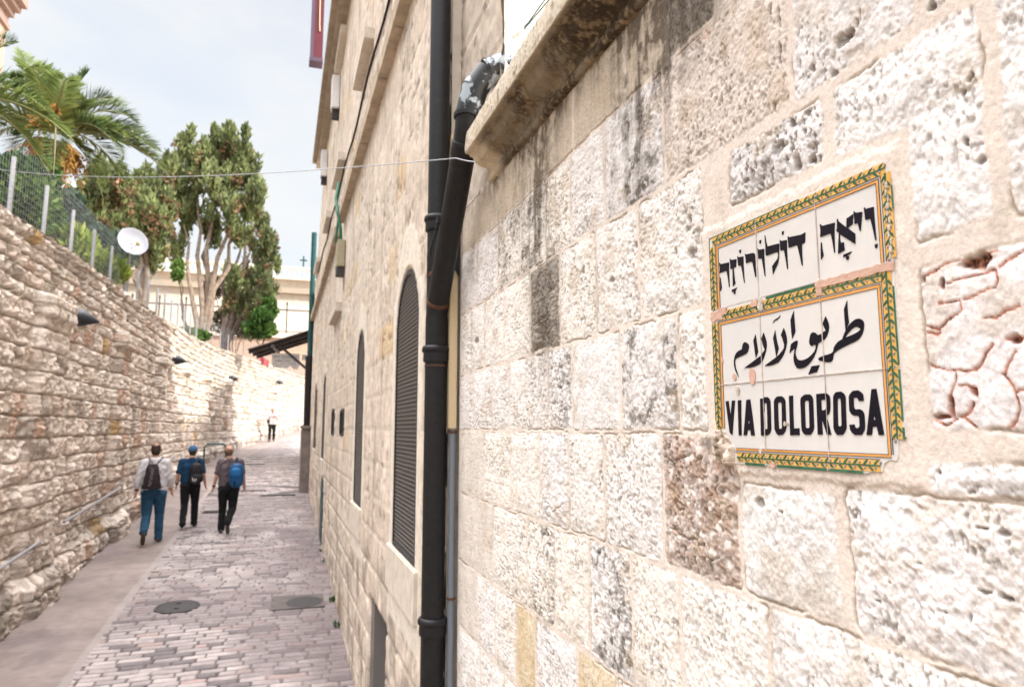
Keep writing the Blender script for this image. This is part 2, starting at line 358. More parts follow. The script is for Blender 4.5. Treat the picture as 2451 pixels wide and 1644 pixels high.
# single holes and fissures seen in the blocks
def zq(k, x, y): ox, oy, f = {'a': (1751, 1000, 2.434), 'b': (1751, 0, 3.336), 'c': (1100, 400, 3.336), 'd': (1100, 1174, 3.336)}[k]; return onX(ox+x/f, oy+y/f, XN)
for k, x, y, rx, ry in [('a',1620,1045,52,32),('a',1500,1015,48,16),('a',1600,672,46,24),('a',1480,645,52,13),('a',1400,438,30,20),('a',725,575,20,17),('a',175,495,26,34),('a',300,548,20,9),('a',1000,445,55,10),('a',1215,318,12,15),('a',1410,1175,9,24),('a',870,1065,16,10),('a',1270,1130,10,10),('a',945,955,10,8),('a',725,885,10,10),('a',1530,485,9,9),('a',1090,410,20,14),('a',690,665,14,10),('a',1120,850,26,9),
                        ('b',900,330,50,20),('b',975,265,45,14),('b',1025,205,16,40),('b',1048,130,10,40),('b',660,545,20,17),('b',830,600,34,10),('b',1860,745,18,20),('b',1905,640,12,10),('b',2030,1025,13,13),('b',1930,603,18,10),('b',2000,1290,34,22),('b',1890,1140,20,24),('b',390,140,14,120),('b',395,430,14,110),('b',335,100,14,40),('b',400,1185,60,26),('b',540,1310,46,40),('b',660,1270,30,28),('b',430,1470,70,26),('b',500,990,26,22),('b',350,860,14,44),('b',1600,80,40,18),('b',1290,350,90,14),
                        ('c',1875,690,26,36),('c',1840,500,20,20),('c',1860,430,14,36),('c',2060,270,32,38),('c',2090,165,30,28),('c',1745,680,16,30),('c',1230,905,24,12),('c',1420,610,30,10),('c',540,690,24,44),('c',1000,820,12,34),('c',100,1385,12,16),('c',150,1380,18,22),('c',680,1290,60,80),('c',640,1460,50,40),('d',1115,560,10,90),('d',1165,560,10,80),('d',1120,470,34,12),('d',1110,965,14,24),('d',700,350,30,36),('d',1300,905,9,14),('d',1885,280,12,26),('d',1980,430,20,24)]:
    c0, c1 = zq(k, x, y), zq(k, x+rx, y+ry); ry_, rz_ = abs(c0[1]-c1[1])+.0008, abs(c0[2]-c1[2])+.0008
    a = np.searchsorted(ys, c0[1]-2*ry_); b = np.searchsorted(ys, c0[1]+2*ry_); c = np.searchsorted(zs, c0[2]-2*rz_); d = np.searchsorted(zs, c0[2]+2*rz_); sl = (slice(a, b), slice(c, d))
    if b-a < 2 or d-c < 2: continue
    q = np.hypot((Yg[sl]-c0[1])/ry_, (Zg[sl]-c0[2])/rz_)+1.1*(n_md[sl]-.5)+.8*(n_hi[sl]-.5); m = ss(1.15, .55, q)*SM[sl]
    H[sl] -= .006*m; C[sl] = mixc(C[sl], (.13, .10, .075), m*(.35+.9*np.clip(n_hi[sl]-.15, 0, .6)))
# damp soot washed down from the leaking cornice
stain = np.zeros_like(Yg)
for yc, wd, zt, zb_, a in [(2.17, .10, 3.95, 3.42, 1.), (2.12, .13, 3.45, 2.95, .9), (1.44, .15, 3.95, 3.40, 1.25), (1.24, .16, 3.95, 3.60, 1.4), (1.70, .10, 3.95, 3.78, .6), (2.62, .10, 3.95, 3.5, .55), (1.95, .10, 3.95, 3.72, .6), (2.36, .08, 3.95, 3.6, .7), (.95, .12, 3.95, 3.75, .7)]:
    stain += a*np.exp(-((Yg-yc)/wd)**2)*ss(zb_-.12, zb_+.25, Zg)*ss(.34, .66, .42*n_st+.34*n_c1+.24*n_md)
stain += .8*ss(3.80, 3.93, Zg)*ss(1.0, 1.25, Yg)*ss(.34, .66, .42*n_st+.34*n_c1+.24*n_md)
C = mixc(C, (.09, .068, .05), np.clip(stain*(.5+.4*n_md), 0, .86))
# plaster bed under the sign
sg = ss(1.20, 1.178, Yg+.012*(n_md-.5))*ss(.70, .715, Yg+.02*(n_lo-.5))*ss(2.772, 2.785, Zg+.02*(n_md-.5))*ss(3.272, 3.258, Zg+.02*(n_md-.5))
H = H*(1-sg)+(.0062+.0022*(n_lo-.5)+.0014*(n_hi-.5))*sg
P = np.stack([XN-H, Yg, Zg], -1)
near = thing('stone_building', 'near pale building of rough limestone blocks that carries the tiled street sign', 'building', (XN+2, 1.6, G(1)))
link('wall_face', gridmesh('wall_face', P, C, flip=False), M['stone'], near)
b = MB(); b.box((XN+.012, -4, -.5), (6, 3.222, 4.16)); b.box((XN-.004, -4, -.5), (XN+.011, 3.226, 1.403)); b.box((XN-.004, -4, 1.404), (XN+.011, .121, 3.945))
b.build('masonry_core', M['plaster'], near)

# cornice: moulded, stained, far end cut square at y 2.70
prof = [(.822, 3.905), (.803, 3.906), (.797, 3.913), (.796, 3.928), (.801, 3.937), (.806, 3.945), (.800, 3.958), (.785, 3.968), (.764, 3.974), (.748, 3.980), (.738, 3.992), (.733, 4.003), (.730, 4.006), (.718, 4.008), (.717, 4.018), (.705, 4.0185), (.697, 4.020), (.696, 4.05), (.698, 4.085), (.701, 4.112), (.707, 4.122), (.74, 4.137), (.80, 4.158), (.90, 4.175)]
pp = []
for (x0, z0), (x1, z1) in zip(prof[:-1], prof[1:]):
    k = max(1, int(math.hypot(x1-x0, z1-z0)/.004))
    pp += [(lerp(x0, x1, i/k), lerp(z0, z1, i/k)) for i in range(k)]
pp.append(prof[-1]); pp = np.array(pp)
cy = np.concatenate([np.arange(.12, 2.70, .005), [2.70]])
CY, CI = np.meshgrid(cy, np.arange(len(pp)), indexing='ij')
PX = pp[CI, 0]; PZ = pp[CI, 1]; arc = CI*.004
tg = np.gradient(pp, axis=0); nn = np.stack([-tg[:, 1], tg[:, 0]], -1); nn /= np.linalg.norm(nn, axis=1)[:, None]+1e-9
f1 = fbm(CY*30, arc*30, 101, 4, .6); f2 = fbm(CY*7, arc*9, 103, 3); f3 = fbm(CY*90, arc*90, 104, 3)
blk = np.zeros_like(CY); tint = np.zeros_like(CY)
for j in (2.42, 2.05, 1.72, 1.36, .95, .5):
    blk += np.exp(-((CY-j+.006*(f1-.5))/.004)**2)
dsp = .0045*(f1-.5)+.005*(f2-.5)+.0025*(f3-.5)-.006*blk-.009*ss(.64, .76, f1)*ss(.5, .6, f2)
cx_ = PX+nn[CI, 0]*dsp; cz_ = PZ+nn[CI, 1]*dsp
cc_ = np.ones(CY.shape+(3,))*np.array([.56, .475, .355])*(.75+.5*f1)[..., None]
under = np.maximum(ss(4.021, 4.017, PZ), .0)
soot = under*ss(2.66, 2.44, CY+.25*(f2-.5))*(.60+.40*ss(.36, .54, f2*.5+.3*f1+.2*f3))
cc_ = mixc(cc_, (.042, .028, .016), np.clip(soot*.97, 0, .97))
cc_ = mixc(cc_, (.42, .32, .20), ss(.50, .66, f3*.4+f1*.6)*soot*.55)
top = ss(4.018, 4.035, PZ)
cc_ = mixc(cc_, (.62, .56, .47), top*.75*ss(.25, .5, f1)); cc_ = mixc(cc_, (.17, .14, .09), top*ss(.54, .68, f1*.6+f3*.4)*.7)
cc_ = mixc(cc_, (.20, .16, .08), blk*.5)
cor = link('cornice', gridmesh('cornice', np.stack([cx_, CY, cz_], -1), cc_), M['stone'], near)
b = MB(); prism(b, [tuple(p) for p in pp[::3]]+[(.90, 3.905)], [], lambda u, v, y: (u+.001, y, v), 2.6995, 2.695); b.build('cornice_end', M['plaster'], cor)
b = MB(); b.box((.80, -4, 4.12), (6, 2.69, 4.155)); b.build('flat_roof', M['plaster'], near)

# ------------------------------------------------------------------ the glazed street sign
XS = .812                                                  # face of the tiles
glz = dict(rough=.16, spec=.5, coat=.3)
MW = mat('white_glaze', (.70, .685, .665), noise=(26, .035), bump=(160, .05, .002), **glz)
MK = mat('black_glaze', (.006, .005, .012), noise=(220, .5), rough=.4, spec=.22)
MY = mat('yellow_glaze', (.74, .43, .10), noise=(45, .16), **glz)
MO = mat('orange_glaze', (.78, .36, .09), noise=(45, .10), **glz)
MG = mat('green_glaze', (.018, .125, .065), noise=(60, .35), **glz)
MLn = mat('outline_glaze', (.05, .045, .05), **glz)
MBr = mat('olive_brown_glaze', (.17, .075, .05), noise=(300, .5), **glz)
MT = mat('bare_terracotta', (.62, .40, .31), .9, noise=(70, .14), bump=(120, .5, .004))
MC = mat('lime_mortar', (.62, .54, .47), .95, noise=(50, .25), bump=(90, .8, .008))
sign = thing('street_sign', 'ceramic tile street sign in Hebrew, Arabic and Latin letters with olive branch border', 'sign', (XS, .94, 2.795))
UL, UR = 1.155, .722
colsY = [1.155, 1.0105, .863, .722]; rowsZ = [3.2435, 3.0945, 2.9445, 2.795]
def sp(u, v, x): return (XS-x, u, v)                        # u = along the wall, v = height, x = how proud of the tile face
sgn_rnd = random.Random(3)
for i in range(3):
    for j in range(3):
        y1, y0 = colsY[i]-.0008, colsY[i+1]+.0008; z1, z0 = rowsZ[j]-.0008, rowsZ[j+1]+.0008
        poly = [(y1, z1), (y0, z1), (y0, z0), (y1, z0)]
        if (i, j) == (0, 2):                               # lower left corner is broken away
            poly = [(y1, z1), (y0, z1), (y0, z0), (1.099, z0), (1.0985, .026+z0), (1.105, .034+z0), (1.113, .045+z0), (1.121, .056+z0), (1.128, .061+z0), (1.137, .060+z0), (1.146, .058+z0), (y1, .061+z0)]
        if (i, j) == (2, 2):
            poly = [(y1, z1), (y0, z1), (y0, z0+.053), (.7275, z0+.051), (.732, z0+.056), (.7355, z0+.048), (.737, z0+.028), (.7405, z0+.02), (.752, z0+.021), (.762, z0+.015), (.765, z0+.004), (.785, z0+.003), (.793, z0), (y1, z0)]
        t = sgn_rnd.uniform(-.0006, .0006)
        b = MB(); prism(b, poly, [], sp, t*.3, -.014); b.build('tile', MW, sign, bevel=0)
def Zm(k, pts):                                            # traced letter outlines: zoomed picture -> wall
    ox, oy, s = {4: (1690, 540, 8.7125), 5: (1930, 480, 9.8), 6: (1730, 710, 7.84), 7: (1900, 700, 7.465), 8: (1720, 920, 10.627), 9: (1920, 910, 10.4545)}[k]
    return [tuple(onX(ox+x/s, oy+y/s, XS-.0006)[1:]) for x, y in pts]
HEB = [(4, [(275,772),(288,775),(290,800),(330,800),(478,766),(476,900),(482,1080),(490,1270),(478,1275),(462,1130),(432,960),(415,945),(380,955),(282,990),(288,900),(280,830)]),
 (4, [(292,1085),(300,1085),(315,1200),(328,1305),(298,1370),(294,1250)]),
 (4, [(494,690),(505,690),(508,712),(545,714),(632,702),(625,862),(572,885),(590,1050),(610,1205),(560,1265),(556,1100),(552,895),(508,906),(505,800)]),
 (4, [(538,1340),(650,1290),(620,1330),(612,1365),(610,1415),(592,1428),(574,1415),(575,1370),(540,1385)]),
 (4, [(690,515),(727,500),(722,560),(710,575),(697,570)]),
 (4, [(652,640),(664,640),(668,662),(775,642),(782,870),(803,1190),(795,1195),(765,1010),(732,840),(715,832),(672,842),(662,740)]),
 (4, [(812,585),(823,588),(828,606),(965,572),(1000,575),(1022,610),(1030,800),(1046,1070),(1030,1078),(1000,930),(972,775),(955,755),(920,755),(832,785),(825,690)]),
 (4, [(1108,318),(1150,300),(1146,350),(1134,380),(1116,380)]),
 (4, [(1075,480),(1084,482),(1092,505),(1210,485),(1216,700),(1238,1050),(1226,1058),(1195,880),(1165,700),(1150,685),(1092,695),(1085,590)]),
 (4, [(1222,200),(1232,205),(1250,320),(1275,425),(1290,432),(1515,374),(1528,400),(1518,690),(1505,775),(1395,1018),(1388,930),(1378,850),(1490,690),(1505,620),(1500,570),(1480,555),(1450,558),(1270,628),(1245,615),(1238,520),(1240,430),(1228,320)]),
 (4, [(1578,130),(1620,112),(1616,165),(1605,195),(1588,195)]),
 (4, [(1535,298),(1546,298),(1555,322),(1685,302),(1690,560),(1708,905),(1692,908),(1660,700),(1630,525),(1612,512),(1552,522),(1545,420)]),
 (4, [(1700,235),(1715,225),(1728,243),(1985,190),(2068,140),(2064,350),(1998,395),(2002,600),(2015,828),(1998,832),(1960,650),(1905,420),(1890,408),(1725,465),(1712,350)]),
 (5, [(315,560),(335,555),(345,590),(400,590),(665,520),(655,760),(660,1000),(670,1220),(655,1225),(620,1000),(580,790),(565,780),(520,785),(325,860),(335,720)]),
 (5, [(340,985),(355,985),(372,1130),(402,1290),(345,1385),(338,1180)]),
 (5, [(718,430),(732,430),(742,480),(940,635),(945,420),(1000,390),(1095,320),(1085,550),(965,645),(1145,780),(1145,1018),(785,790),(785,900),(805,985),(825,998),(875,978),(895,1165),(745,1252),(752,1000),(765,762),(705,720),(722,620)]),
 (5, [(865,1275),(1065,1190),(1010,1260),(950,1290),(998,1305),(992,1380),(965,1392),(932,1380),(932,1300),(872,1335)]),
 (5, [(1108,252),(1120,252),(1128,275),(1180,285),(1310,268),(1290,500),(1270,718),(1252,718),(1235,640),(1208,540),(1195,532),(1128,552),(1130,450),(1118,380)]),
 (5, [(1348,172),(1370,165),(1385,200),(1578,150),(1592,400),(1640,925),(1618,935),(1570,700),(1505,440),(1490,432),(1385,458),(1372,350)]),
 (5, [(1603,1035),(1667,1012),(1665,1100),(1632,1122),(1615,1105)])]
ARA = [(6, [(405,852),(425,853),(470,880),(490,910),(490,950),(470,1030),(440,1070),(380,1100),(320,1125),(260,1155),(235,1180),(230,1240),(245,1330),(300,1510),(270,1460),(235,1380),(212,1290),(210,1200),(222,1120),(250,1060),(290,1020),(360,985),(365,940),(380,885)]),
 (6, [(613,710),(622,760),(640,880),(662,1030),(622,1148),(605,1050),(590,930),(575,830)]),
 (6, [(765,675),(800,770),(822,850),(826,920),(810,1020),(780,1120),(742,1215),(680,1270),(600,1310),(520,1332),(405,1335),(520,1250),(640,1160),(730,1095),(745,1060),(788,1000),(760,920),(725,795)]),
 (6, [(984,630),(998,730),(1020,860),(1048,970),(1005,1128),(985,1000),(965,890),(945,775)]),
 (6, [(1143,590),(1175,665),(1200,770),(1205,850),(1185,960),(1150,1070),(1100,1160),(1040,1235),(940,1280),(880,1295),(785,1297),(900,1210),(1000,1140),(1060,1085),(1120,1010),(1150,960),(1155,900),(1125,800),(1093,715)]),
 (6, [(1080,345),(1060,395),(1020,430),(975,455),(938,492),(955,455),(1000,415),(1045,390)]),
 (6, [(1333,268),(1340,400),(1352,530),(1362,655),(1303,790),(1290,680),(1280,560),(1272,435),(1300,350)]),
 (7, [(320,1315),(460,1295),(412,1420),(260,1462)]),
 (7, [(953,145),(960,300),(972,430),(985,540),(925,670),(915,550),(905,420),(898,300),(925,220)])]
QAF = Zm(6, [(1255,1055),(1265,990),(1280,895),(1330,850),(1390,820),(1404,835),(1402,880),(1385,955),(1368,1000),(1362,1060),(1372,1110)]) + \
 Zm(7, [(60,1185),(90,1206),(130,1212),(190,1200),(260,1165),(320,1110),(370,1050),(392,990),(390,945),(372,930),(345,945),(315,957),(290,935),(275,890),(280,830),(295,760),(320,720),(350,710),(385,722),(425,760),(500,738),(535,700),(572,680),(550,630),(515,565),(540,490),(568,425),(600,490),(625,560),(630,620),(620,700),(590,780),(550,840),(500,870),(435,910),(425,960),(400,1060),(360,1150),(310,1230),(250,1300),(180,1345),(110,1362),(60,1350),(20,1290)]) + \
 Zm(6, [(1335,1210),(1330,1130),(1345,1030),(1358,970),(1310,1000)])
TA = (Zm(7, [(868,830),(885,780),(930,670),(980,590),(1040,525),(1100,480),(1160,465),(1210,480),(1245,515),(1257,570),(1250,660),(1225,740),(1190,800),(1150,845),(1080,885),(980,930),(880,980),(800,1025),(740,1065),(712,1100),(705,1150),(695,1200),(670,1235),(620,1248),(560,1240),(520,1225),(460,1218),(438,1195),(450,1165),(490,1145),(560,1120),(620,1105),(680,1080),(705,1050),(715,990),(740,940),(790,880)]),
      [Zm(7, [(915,808),(960,740),(1020,670),(1080,625),(1125,612),(1165,630),(1198,655),(1150,700),(1080,740),(1000,775)])])
LAT = [(Zm(8, [(180,425),(252,420),(305,805),(340,410),(418,405),(385,800),(352,1285),(285,1225),(235,850)]), []),
 (Zm(8, [(488,403),(572,395),(575,800),(585,1290),(512,1290),(500,850)]), []),
 (Zm(8, [(708,388),(803,378),(865,830),(920,1295),(828,1295),(808,1160),(738,1160),(720,1290),(636,1290),(672,850)]), [Zm(8, [(770,868),(790,985),(752,988)])]),
 (Zm(8, [(1055,360),(1150,352),(1155,325),(1240,318),(1290,360),(1315,430),(1325,700),(1337,1120),(1315,1220),(1275,1270),(1215,1295),(1080,1297),(1068,850)]), [Zm(8, [(1160,480),(1205,470),(1228,490),(1240,800),(1245,1110),(1230,1135),(1178,1138),(1165,900)])]),
 (Zm(8, [(1408,430),(1430,365),(1490,305),(1600,296),(1660,340),(1695,420),(1705,700),(1720,1080),(1700,1180),(1640,1270),(1530,1290),(1470,1240),(1425,1130),(1415,800)]), [Zm(8, [(1505,480),(1520,458),(1590,452),(1605,475),(1612,800),(1618,1100),(1600,1125),(1545,1125),(1528,1100),(1515,800)])]),
 (Zm(8, [(1790,290),(1890,278),(1895,700),(1912,1115),(2052,1108),(2060,1282),(1822,1290),(1808,800)]), []),
 (Zm(8, [(2080,400),(2105,325),(2180,262)])+Zm(9, [(60,357),(190,350),(240,400),(270,480),(278,700),(296,1180),(270,1270),(210,1362),(80,1362)])+Zm(8, [(2160,1240),(2120,1170),(2108,1080),(2095,700)]), [Zm(9, [(60,540),(75,515),(155,508),(168,530),(180,850),(188,1170),(170,1190),(100,1192),(82,1165),(68,800)])]),
 (Zm(9, [(353,342),(590,322),(640,345),(685,400),(698,470),(704,650),(695,770),(665,850),(612,875),(625,950),(730,1358),(622,1360),(555,1140),(495,965),(500,1150),(512,1358),(392,1358),(372,850)]), [Zm(9, [(472,492),(570,482),(592,510),(600,700),(570,742),(484,748),(478,620)])]),
 (Zm(9, [(778,420),(800,350),(850,292),(970,282),(1040,330),(1085,410),(1088,600),(1108,1180),(1085,1260),(1015,1362),(880,1368),(820,1290),(785,1180),(782,800)]), [Zm(9, [(885,490),(900,460),(935,448),(965,470),(975,600),(990,1090),(975,1150),(915,1150),(898,1120),(888,800)])]),
 (Zm(9, [(1540,512),(1418,522),(1405,470),(1375,435),(1285,438),(1290,650),(1305,700),(1330,725),(1440,720),(1510,760),(1550,830),(1562,950),(1572,1150),(1558,1250),(1490,1365),(1320,1368),(1250,1310),(1200,1230),(1185,1105),(1308,1100),(1320,1160),(1345,1190),(1400,1190),(1440,1150),(1432,950),(1415,900),(1385,885),(1300,885),(1230,840),(1185,760),(1175,600),(1168,420),(1190,350),(1270,262),(1395,250),(1470,290),(1525,360)]), []),
 (Zm(9, [(1735,222),(1852,212),(1920,600),(2050,1368),(1915,1368),(1872,1160),(1765,1165),(1742,1368),(1612,1368),(1670,850)]), [Zm(9, [(1805,845),(1838,985),(1785,988)])])]
for rows in ([(Zm(k, p), []) for k, p in HEB[:13]], [(Zm(k, p), []) for k, p in HEB[13:]], [(Zm(k, p), []) for k, p in ARA[:7]], [(Zm(k, p), []) for k, p in ARA[7:]]+[(QAF, []), TA], LAT[:3], LAT[3:]):
    b = MB()
    for p, hs in rows: prism(b, p, hs, sp, .0011, -.001)
    b.build('lettering', MK, sign)
# border bands, lines, branch with leaves and olives
class Each:
    def __init__(s, n, m): s.n, s.m = n, m
    def add(s, vs, fs): b_ = MB(); b_.add(vs, fs); b_.build(s.n, s.m, sign)
Lb = MB(); Yb, Ob, Gb = Each('yellow_band', MY), Each('orange_line', MO), Each('green_edge', MG)
def rect(mb, ya, yb, za, zb, x): prism(mb, [(max(ya, yb), max(za, zb)), (min(ya, yb), max(za, zb)), (min(ya, yb), min(za, zb)), (max(ya, yb), min(za, zb))], [], sp, x, -.001)
def rough_poly(ya, yb, za, zb, n, amp, seed, sides='tblr'):
    r = random.Random(seed); p = []
    for k in range(n): p.append((lerp(ya, yb, k/n), zb+(r.uniform(-amp, amp) if 't' in sides else 0)))
    for k in range(n): p.append((yb+(r.uniform(-amp, amp) if 'r' in sides else 0), lerp(zb, za, k/n)))
    for k in range(n): p.append((lerp(yb, ya, k/n), za+(r.uniform(-amp, amp) if 'b' in sides else 0)))
    for k in range(n): p.append((ya+(r.uniform(-amp, amp) if 'l' in sides else 0), lerp(za, zb, k/n)))
    return p
def band(p0, p1, w, skip=()):                               # yellow strip with a running olive branch from p0 to p1; w = width to each side of the stem
    p0, p1 = np.array(p0), np.array(p1); L_ = np.linalg.norm(p1-p0); d = (p1-p0)/L_; n = np.array([-d[1], d[0]])
    Lb, St, Lf, Ol, Cb = MB(), MB(), MB(), MB(), MB()
    q = [p0+n*w, p1+n*w, p1-n*w, p0-n*w]; prism(Yb, [tuple(v) for v in q], [], sp, .0006, -.001)
    g = lambda t, o: tuple(p0+d*t+n*o)
    prism(St, [g(0, .0011), g(L_, .0011), g(L_, -.0011), g(0, -.0011)], [], sp, .0016, -.001)
    step = .0188; k = 0; t = .003
    while t < L_-.006:
        for s, off in ((1, 0), (-1, step*.5)):
            tt = t+off
            if tt > L_-.008: continue
            lf = lambda e: [g(tt-e*.3, s*.0006), g(tt+.0010-e, s*w*.42), g(tt+.0045-e, s*(w*.78+e*.5)), g(tt+.0092+e*.6, s*min(w, w*.97+e)), g(tt+.0068+e, s*w*.56), g(tt+.0036+e, s*w*.20)]
            prism(Lb, lf(.00045), [], sp, .0009, -.001); prism(Lf, lf(0), [], sp, .0013, -.001)
            oc = g(tt+.0118, s*w*.48)
            for mb, r_, x, cofs in ((Lb, .0020, .0010, 0), (Cb, .00165, .0014, 0), (Ol, .0011, .0018, -.0002)):
                prism(mb, [(oc[0]+cofs+r_*.92*math.cos(a*math.pi/5), oc[1]+cofs+r_*1.1*math.sin(a*math.pi/5)) for a in range(10)], [], sp, x, -.001)
        t += step
    for mb_, n_, m_2 in ((Lb, 'dark_outline', MLn), (St, 'branch_stem', MG), (Lf, 'branch_leaf', MG), (Ol, 'olive', MBr), (Cb, 'olive_rim', MW)): mb_.build(n_, m_2, sign)
def line(y0, z0, y1, z1, t=.00035): rect(Lb, y0+t, y1-t, z0-t, z1+t, .0011)
hw = .0088
# Hebrew block
band((1.1445, 3.2335), (.7255, 3.2335), hw-.0002); band((1.1448, 3.223), (1.1448, 3.096), hw-.0004)
band((.7257, 3.2255), (.7257, 3.1005), hw-.0010)
rect(Gb, 1.155, .90, 3.2435, 3.2422, .0010); rect(Gb, 1.1552, 1.1540, 3.2422, 3.096, .0010); rect(Gb, .7174, .7166, 3.17, 3.205, .0010)
rect(Ob, 1.1315, .7385, 3.2205, 3.2165, .0007); rect(Ob, 1.1315, 1.1265, 3.2164, 3.0955, .0007); rect(Ob, .7385, .7425, 3.2164, 3.0970, .0007)
for a in ((1.1352, 3.2246, .7338, 3.2246), (1.1320, 3.2208, .7380, 3.2208), (1.1262, 3.2162, .7428, 3.2162)): line(*a)
for y, z in ((1.1352, 3.2246), (1.1320, 3.2208), (1.1262, 3.2162), (.7338, 3.2246), (.7380, 3.2208), (.7428, 3.2162)): line(y, z, y, 3.0965)
# middle strip and Arabic / Latin block
band((1.118, 3.0795), (.868, 3.0795), hw); band((.860, 3.0795), (.742, 3.0795), hw); band((1.1448, 3.068), (1.1448, 2.858), hw-.0004); band((.7355, 3.083), (.7355, 2.846), hw)
rect(Gb, .992, .865, 3.0935, 3.0889, .0010); rect(Gb, 1.1552, 1.1540, 3.068, 2.875, .0010)
rect(Gb, .7267, .7240, 3.060, 2.948, .0010); rect(Gb, .7267, .7240, 2.942, 2.871, .0010); rect(Gb, .7267, .7236, 2.862, 2.846, .0010)
rect(Ob, 1.1315, .7465, 3.0670, 3.0626, .0007); rect(Ob, 1.1315, 1.1265, 3.0625, 2.861, .0007); rect(Ob, .7478, .7522, 3.0625, 2.8245, .0007)
rect(Ob, 1.094, .7486, 2.8242, 2.8206, .0007)
for a in ((1.1352, 3.0702, .7440, 3.0702), (1.1320, 3.0673, .7475, 3.0673), (1.1262, 3.0623, .7525, 3.0623), (1.094, 2.8244, .7520, 2.8244), (1.096, 2.8202, .7480, 2.8202), (1.096, 2.8167, .768, 2.8167)): line(*a)
for y, z in ((1.1352, 3.0702), (1.1320, 3.0673), (1.1262, 3.0623)): line(y, z, y, 2.860)
for y, z in ((.7445, 3.0702), (.7475, 3.0673), (.7525, 3.0623)): line(y, z, y, 2.824)
band((1.092, 2.8078), (.768, 2.8078), .0086)
rect(Gb, 1.069, 1.016, 2.7985, 2.7944, .0010); rect(Gb, .984, .871, 2.7985, 2.7944, .0010); rect(Gb, .867, .800, 2.7985, 2.7946, .0010)
Lb.build('dark_outline', MLn, sign)
class Chips:
    def add(s, vs, fs): b_ = MB(); b_.add(vs, fs); b_.build('terracotta_chip', MT, sign)
b = Chips()
prism(b, rough_poly(1.156, 1.121, 3.0725, 3.0925, 7, .0022, 4), [], sp, .0023, -.001); prism(b, rough_poly(1.120, 1.106, 3.081, 3.0925, 6, .0022, 5), [], sp, .0022, -.001); prism(b, rough_poly(1.031, 1.015, 3.081, 3.0930, 6, .0022, 6), [], sp, .0022, -.001)
prism(b, rough_poly(.868, .722, 3.0835, 3.0955, 16, .0014, 8, 'tb'), [], sp, .0023, -.001); prism(b, rough_poly(.871, .858, 3.072, 3.0955, 5, .0015, 9), [], sp, .0021, -.001)
def blob2(u, v, a, c, seed):
    r = random.Random(seed); return [(u+a*math.cos(k*.4488)*r.uniform(.82, 1.1), v+c*math.sin(k*.4488)*r.uniform(.85, 1.1)) for k in range(14)]
for i, (px, py, a, c) in enumerate([(1759, 902, .0052, .0066), (1802, 901, .0095, .0158), (1730, 862, .0025, .006), (1851, 1112, .006, .006)]):
    y, z = onX(px, py, XS)[1:]; prism(b, blob2(y, z, a, c, i), [], sp, .0019, -.001)
b = MB(); prism(b, rough_poly(1.0135, 1.001, 3.071, 3.0945, 6, .0015, 15), [], sp, .0020, -.001)
for i, (px, py, a, c) in enumerate([(1767, 934, .0055, .0080), (1822, 1078, .0035, .006), (1880, 1014, .0025, .0045), (1886, 1013, .0020, .0030)]):
    y, z = onX(px, py, XS)[1:]; prism(b, blob2(y, z, a, c, 20+i), [], sp, .0024, -.001)
for k, y in enumerate(colsY[1:3]):                          # grouted seams
    for j in range(3): prism(b, rough_poly(y+.0006, y-.0006, rowsZ[j+1]+.002, rowsZ[j]-.002, 14, .0004, 30+k*3+j, 'lr'), [], sp, .0016, -.001)
prism(b, rough_poly(1.152, .728, 2.9440, 2.9451, 60, .0004, 41, 'tb'), [], sp, .0013, -.001)
for i in range(12): prism(b, blob2(.7245+.0016*math.sin(i*2.1), 3.208-.0105*i, .0016+.0012*(i % 3 == 0), .0052, 60+i), [], sp, .0021, -.001)
b.build('grout', MC, sign)
# rubble of old mortar in the broken corner
ny, nz_ = 70, 110
gy, gz = np.meshgrid(np.linspace(1.165, 1.088, ny), np.linspace(2.782, 2.868, nz_), indexing='ij')
hh = .006+.012*(fbm(gy*60, gz*60, 201, 4, .6)-.5)+.010*ss(.55, .7, fbm(gy*28, gz*28, 205, 2))
fall = ss(.0, .014, gy-1.090)*ss(0, .010, 1.164-gy)*ss(0, .012, gz-2.784)*ss(.0, .010, 2.866-gz)*ss(-.006, .012, (gy-1.094)+(-(gz-2.868))*-.0+.010*(fbm(gy*50, gz*50, 207, 2)-.5)+np.maximum(0, (2.83-gz))*.0-np.maximum(0, gz-2.826)*.75)
cl = np.ones(gy.shape+(3,))*np.array([.55, .46, .38])*(.7+.6*fbm(gy*70, gz*70, 211, 3))[..., None]
cl = mixc(cl, (.16, .11, .07), ss(.56, .70, fbm(gy*45, gz*45, 213, 3))*.8)
link('mortar_rubble', gridmesh('mortar_rubble', np.stack([XS+.012-(hh+.008)*fall, gy, gz], -1), cl, flip=True), M['stone'], sign)

# ------------------------------------------------------------------ far building on the right
XF = .78; YE = 20.5
far = thing('stone_building', 'tall cream stone building with mesh covered arched windows along the right of the lane', 'building', (3, 12, G(12)))
ys = [3.31]
while ys[-1] < YE: ys.append(ys[-1]+max(.012, ys[-1]**2/530*.55))
ys = np.array(ys); ys[-1] = YE
zs = np.arange(.15, 9.55, .022)
Yg, Zg = np.meshgrid(ys, zs, indexing='ij'); Zg = np.minimum(Zg, np.interp(Yg, [16.5, YE], [9.6, 6.35]))  # far wall top cut on a slope to shape the sun patch opposite
ROWH = .285
row = np.floor((Zg+.015*(fbm(Yg*.8, Zg*0, 301, 2)-.5))/ROWH); fz = Zg/ROWH-row
ofs = h2(row, row*0, 5)*.9; Lr = .34+.22*h2(row, row*0, 9)
u = (Yg+ofs)/Lr+.35*(vn((Yg+ofs)/Lr, row*3.1, 11)-.5); ci = np.floor(u); fu = u-ci
ed = np.minimum(np.minimum(fu, 1-fu)*Lr, np.minimum(fz, 1-fz)*ROWH)+.008*(fbm(Yg*14, Zg*14, 303, 2)-.5)
m_ = ss(.004, .016, ed)
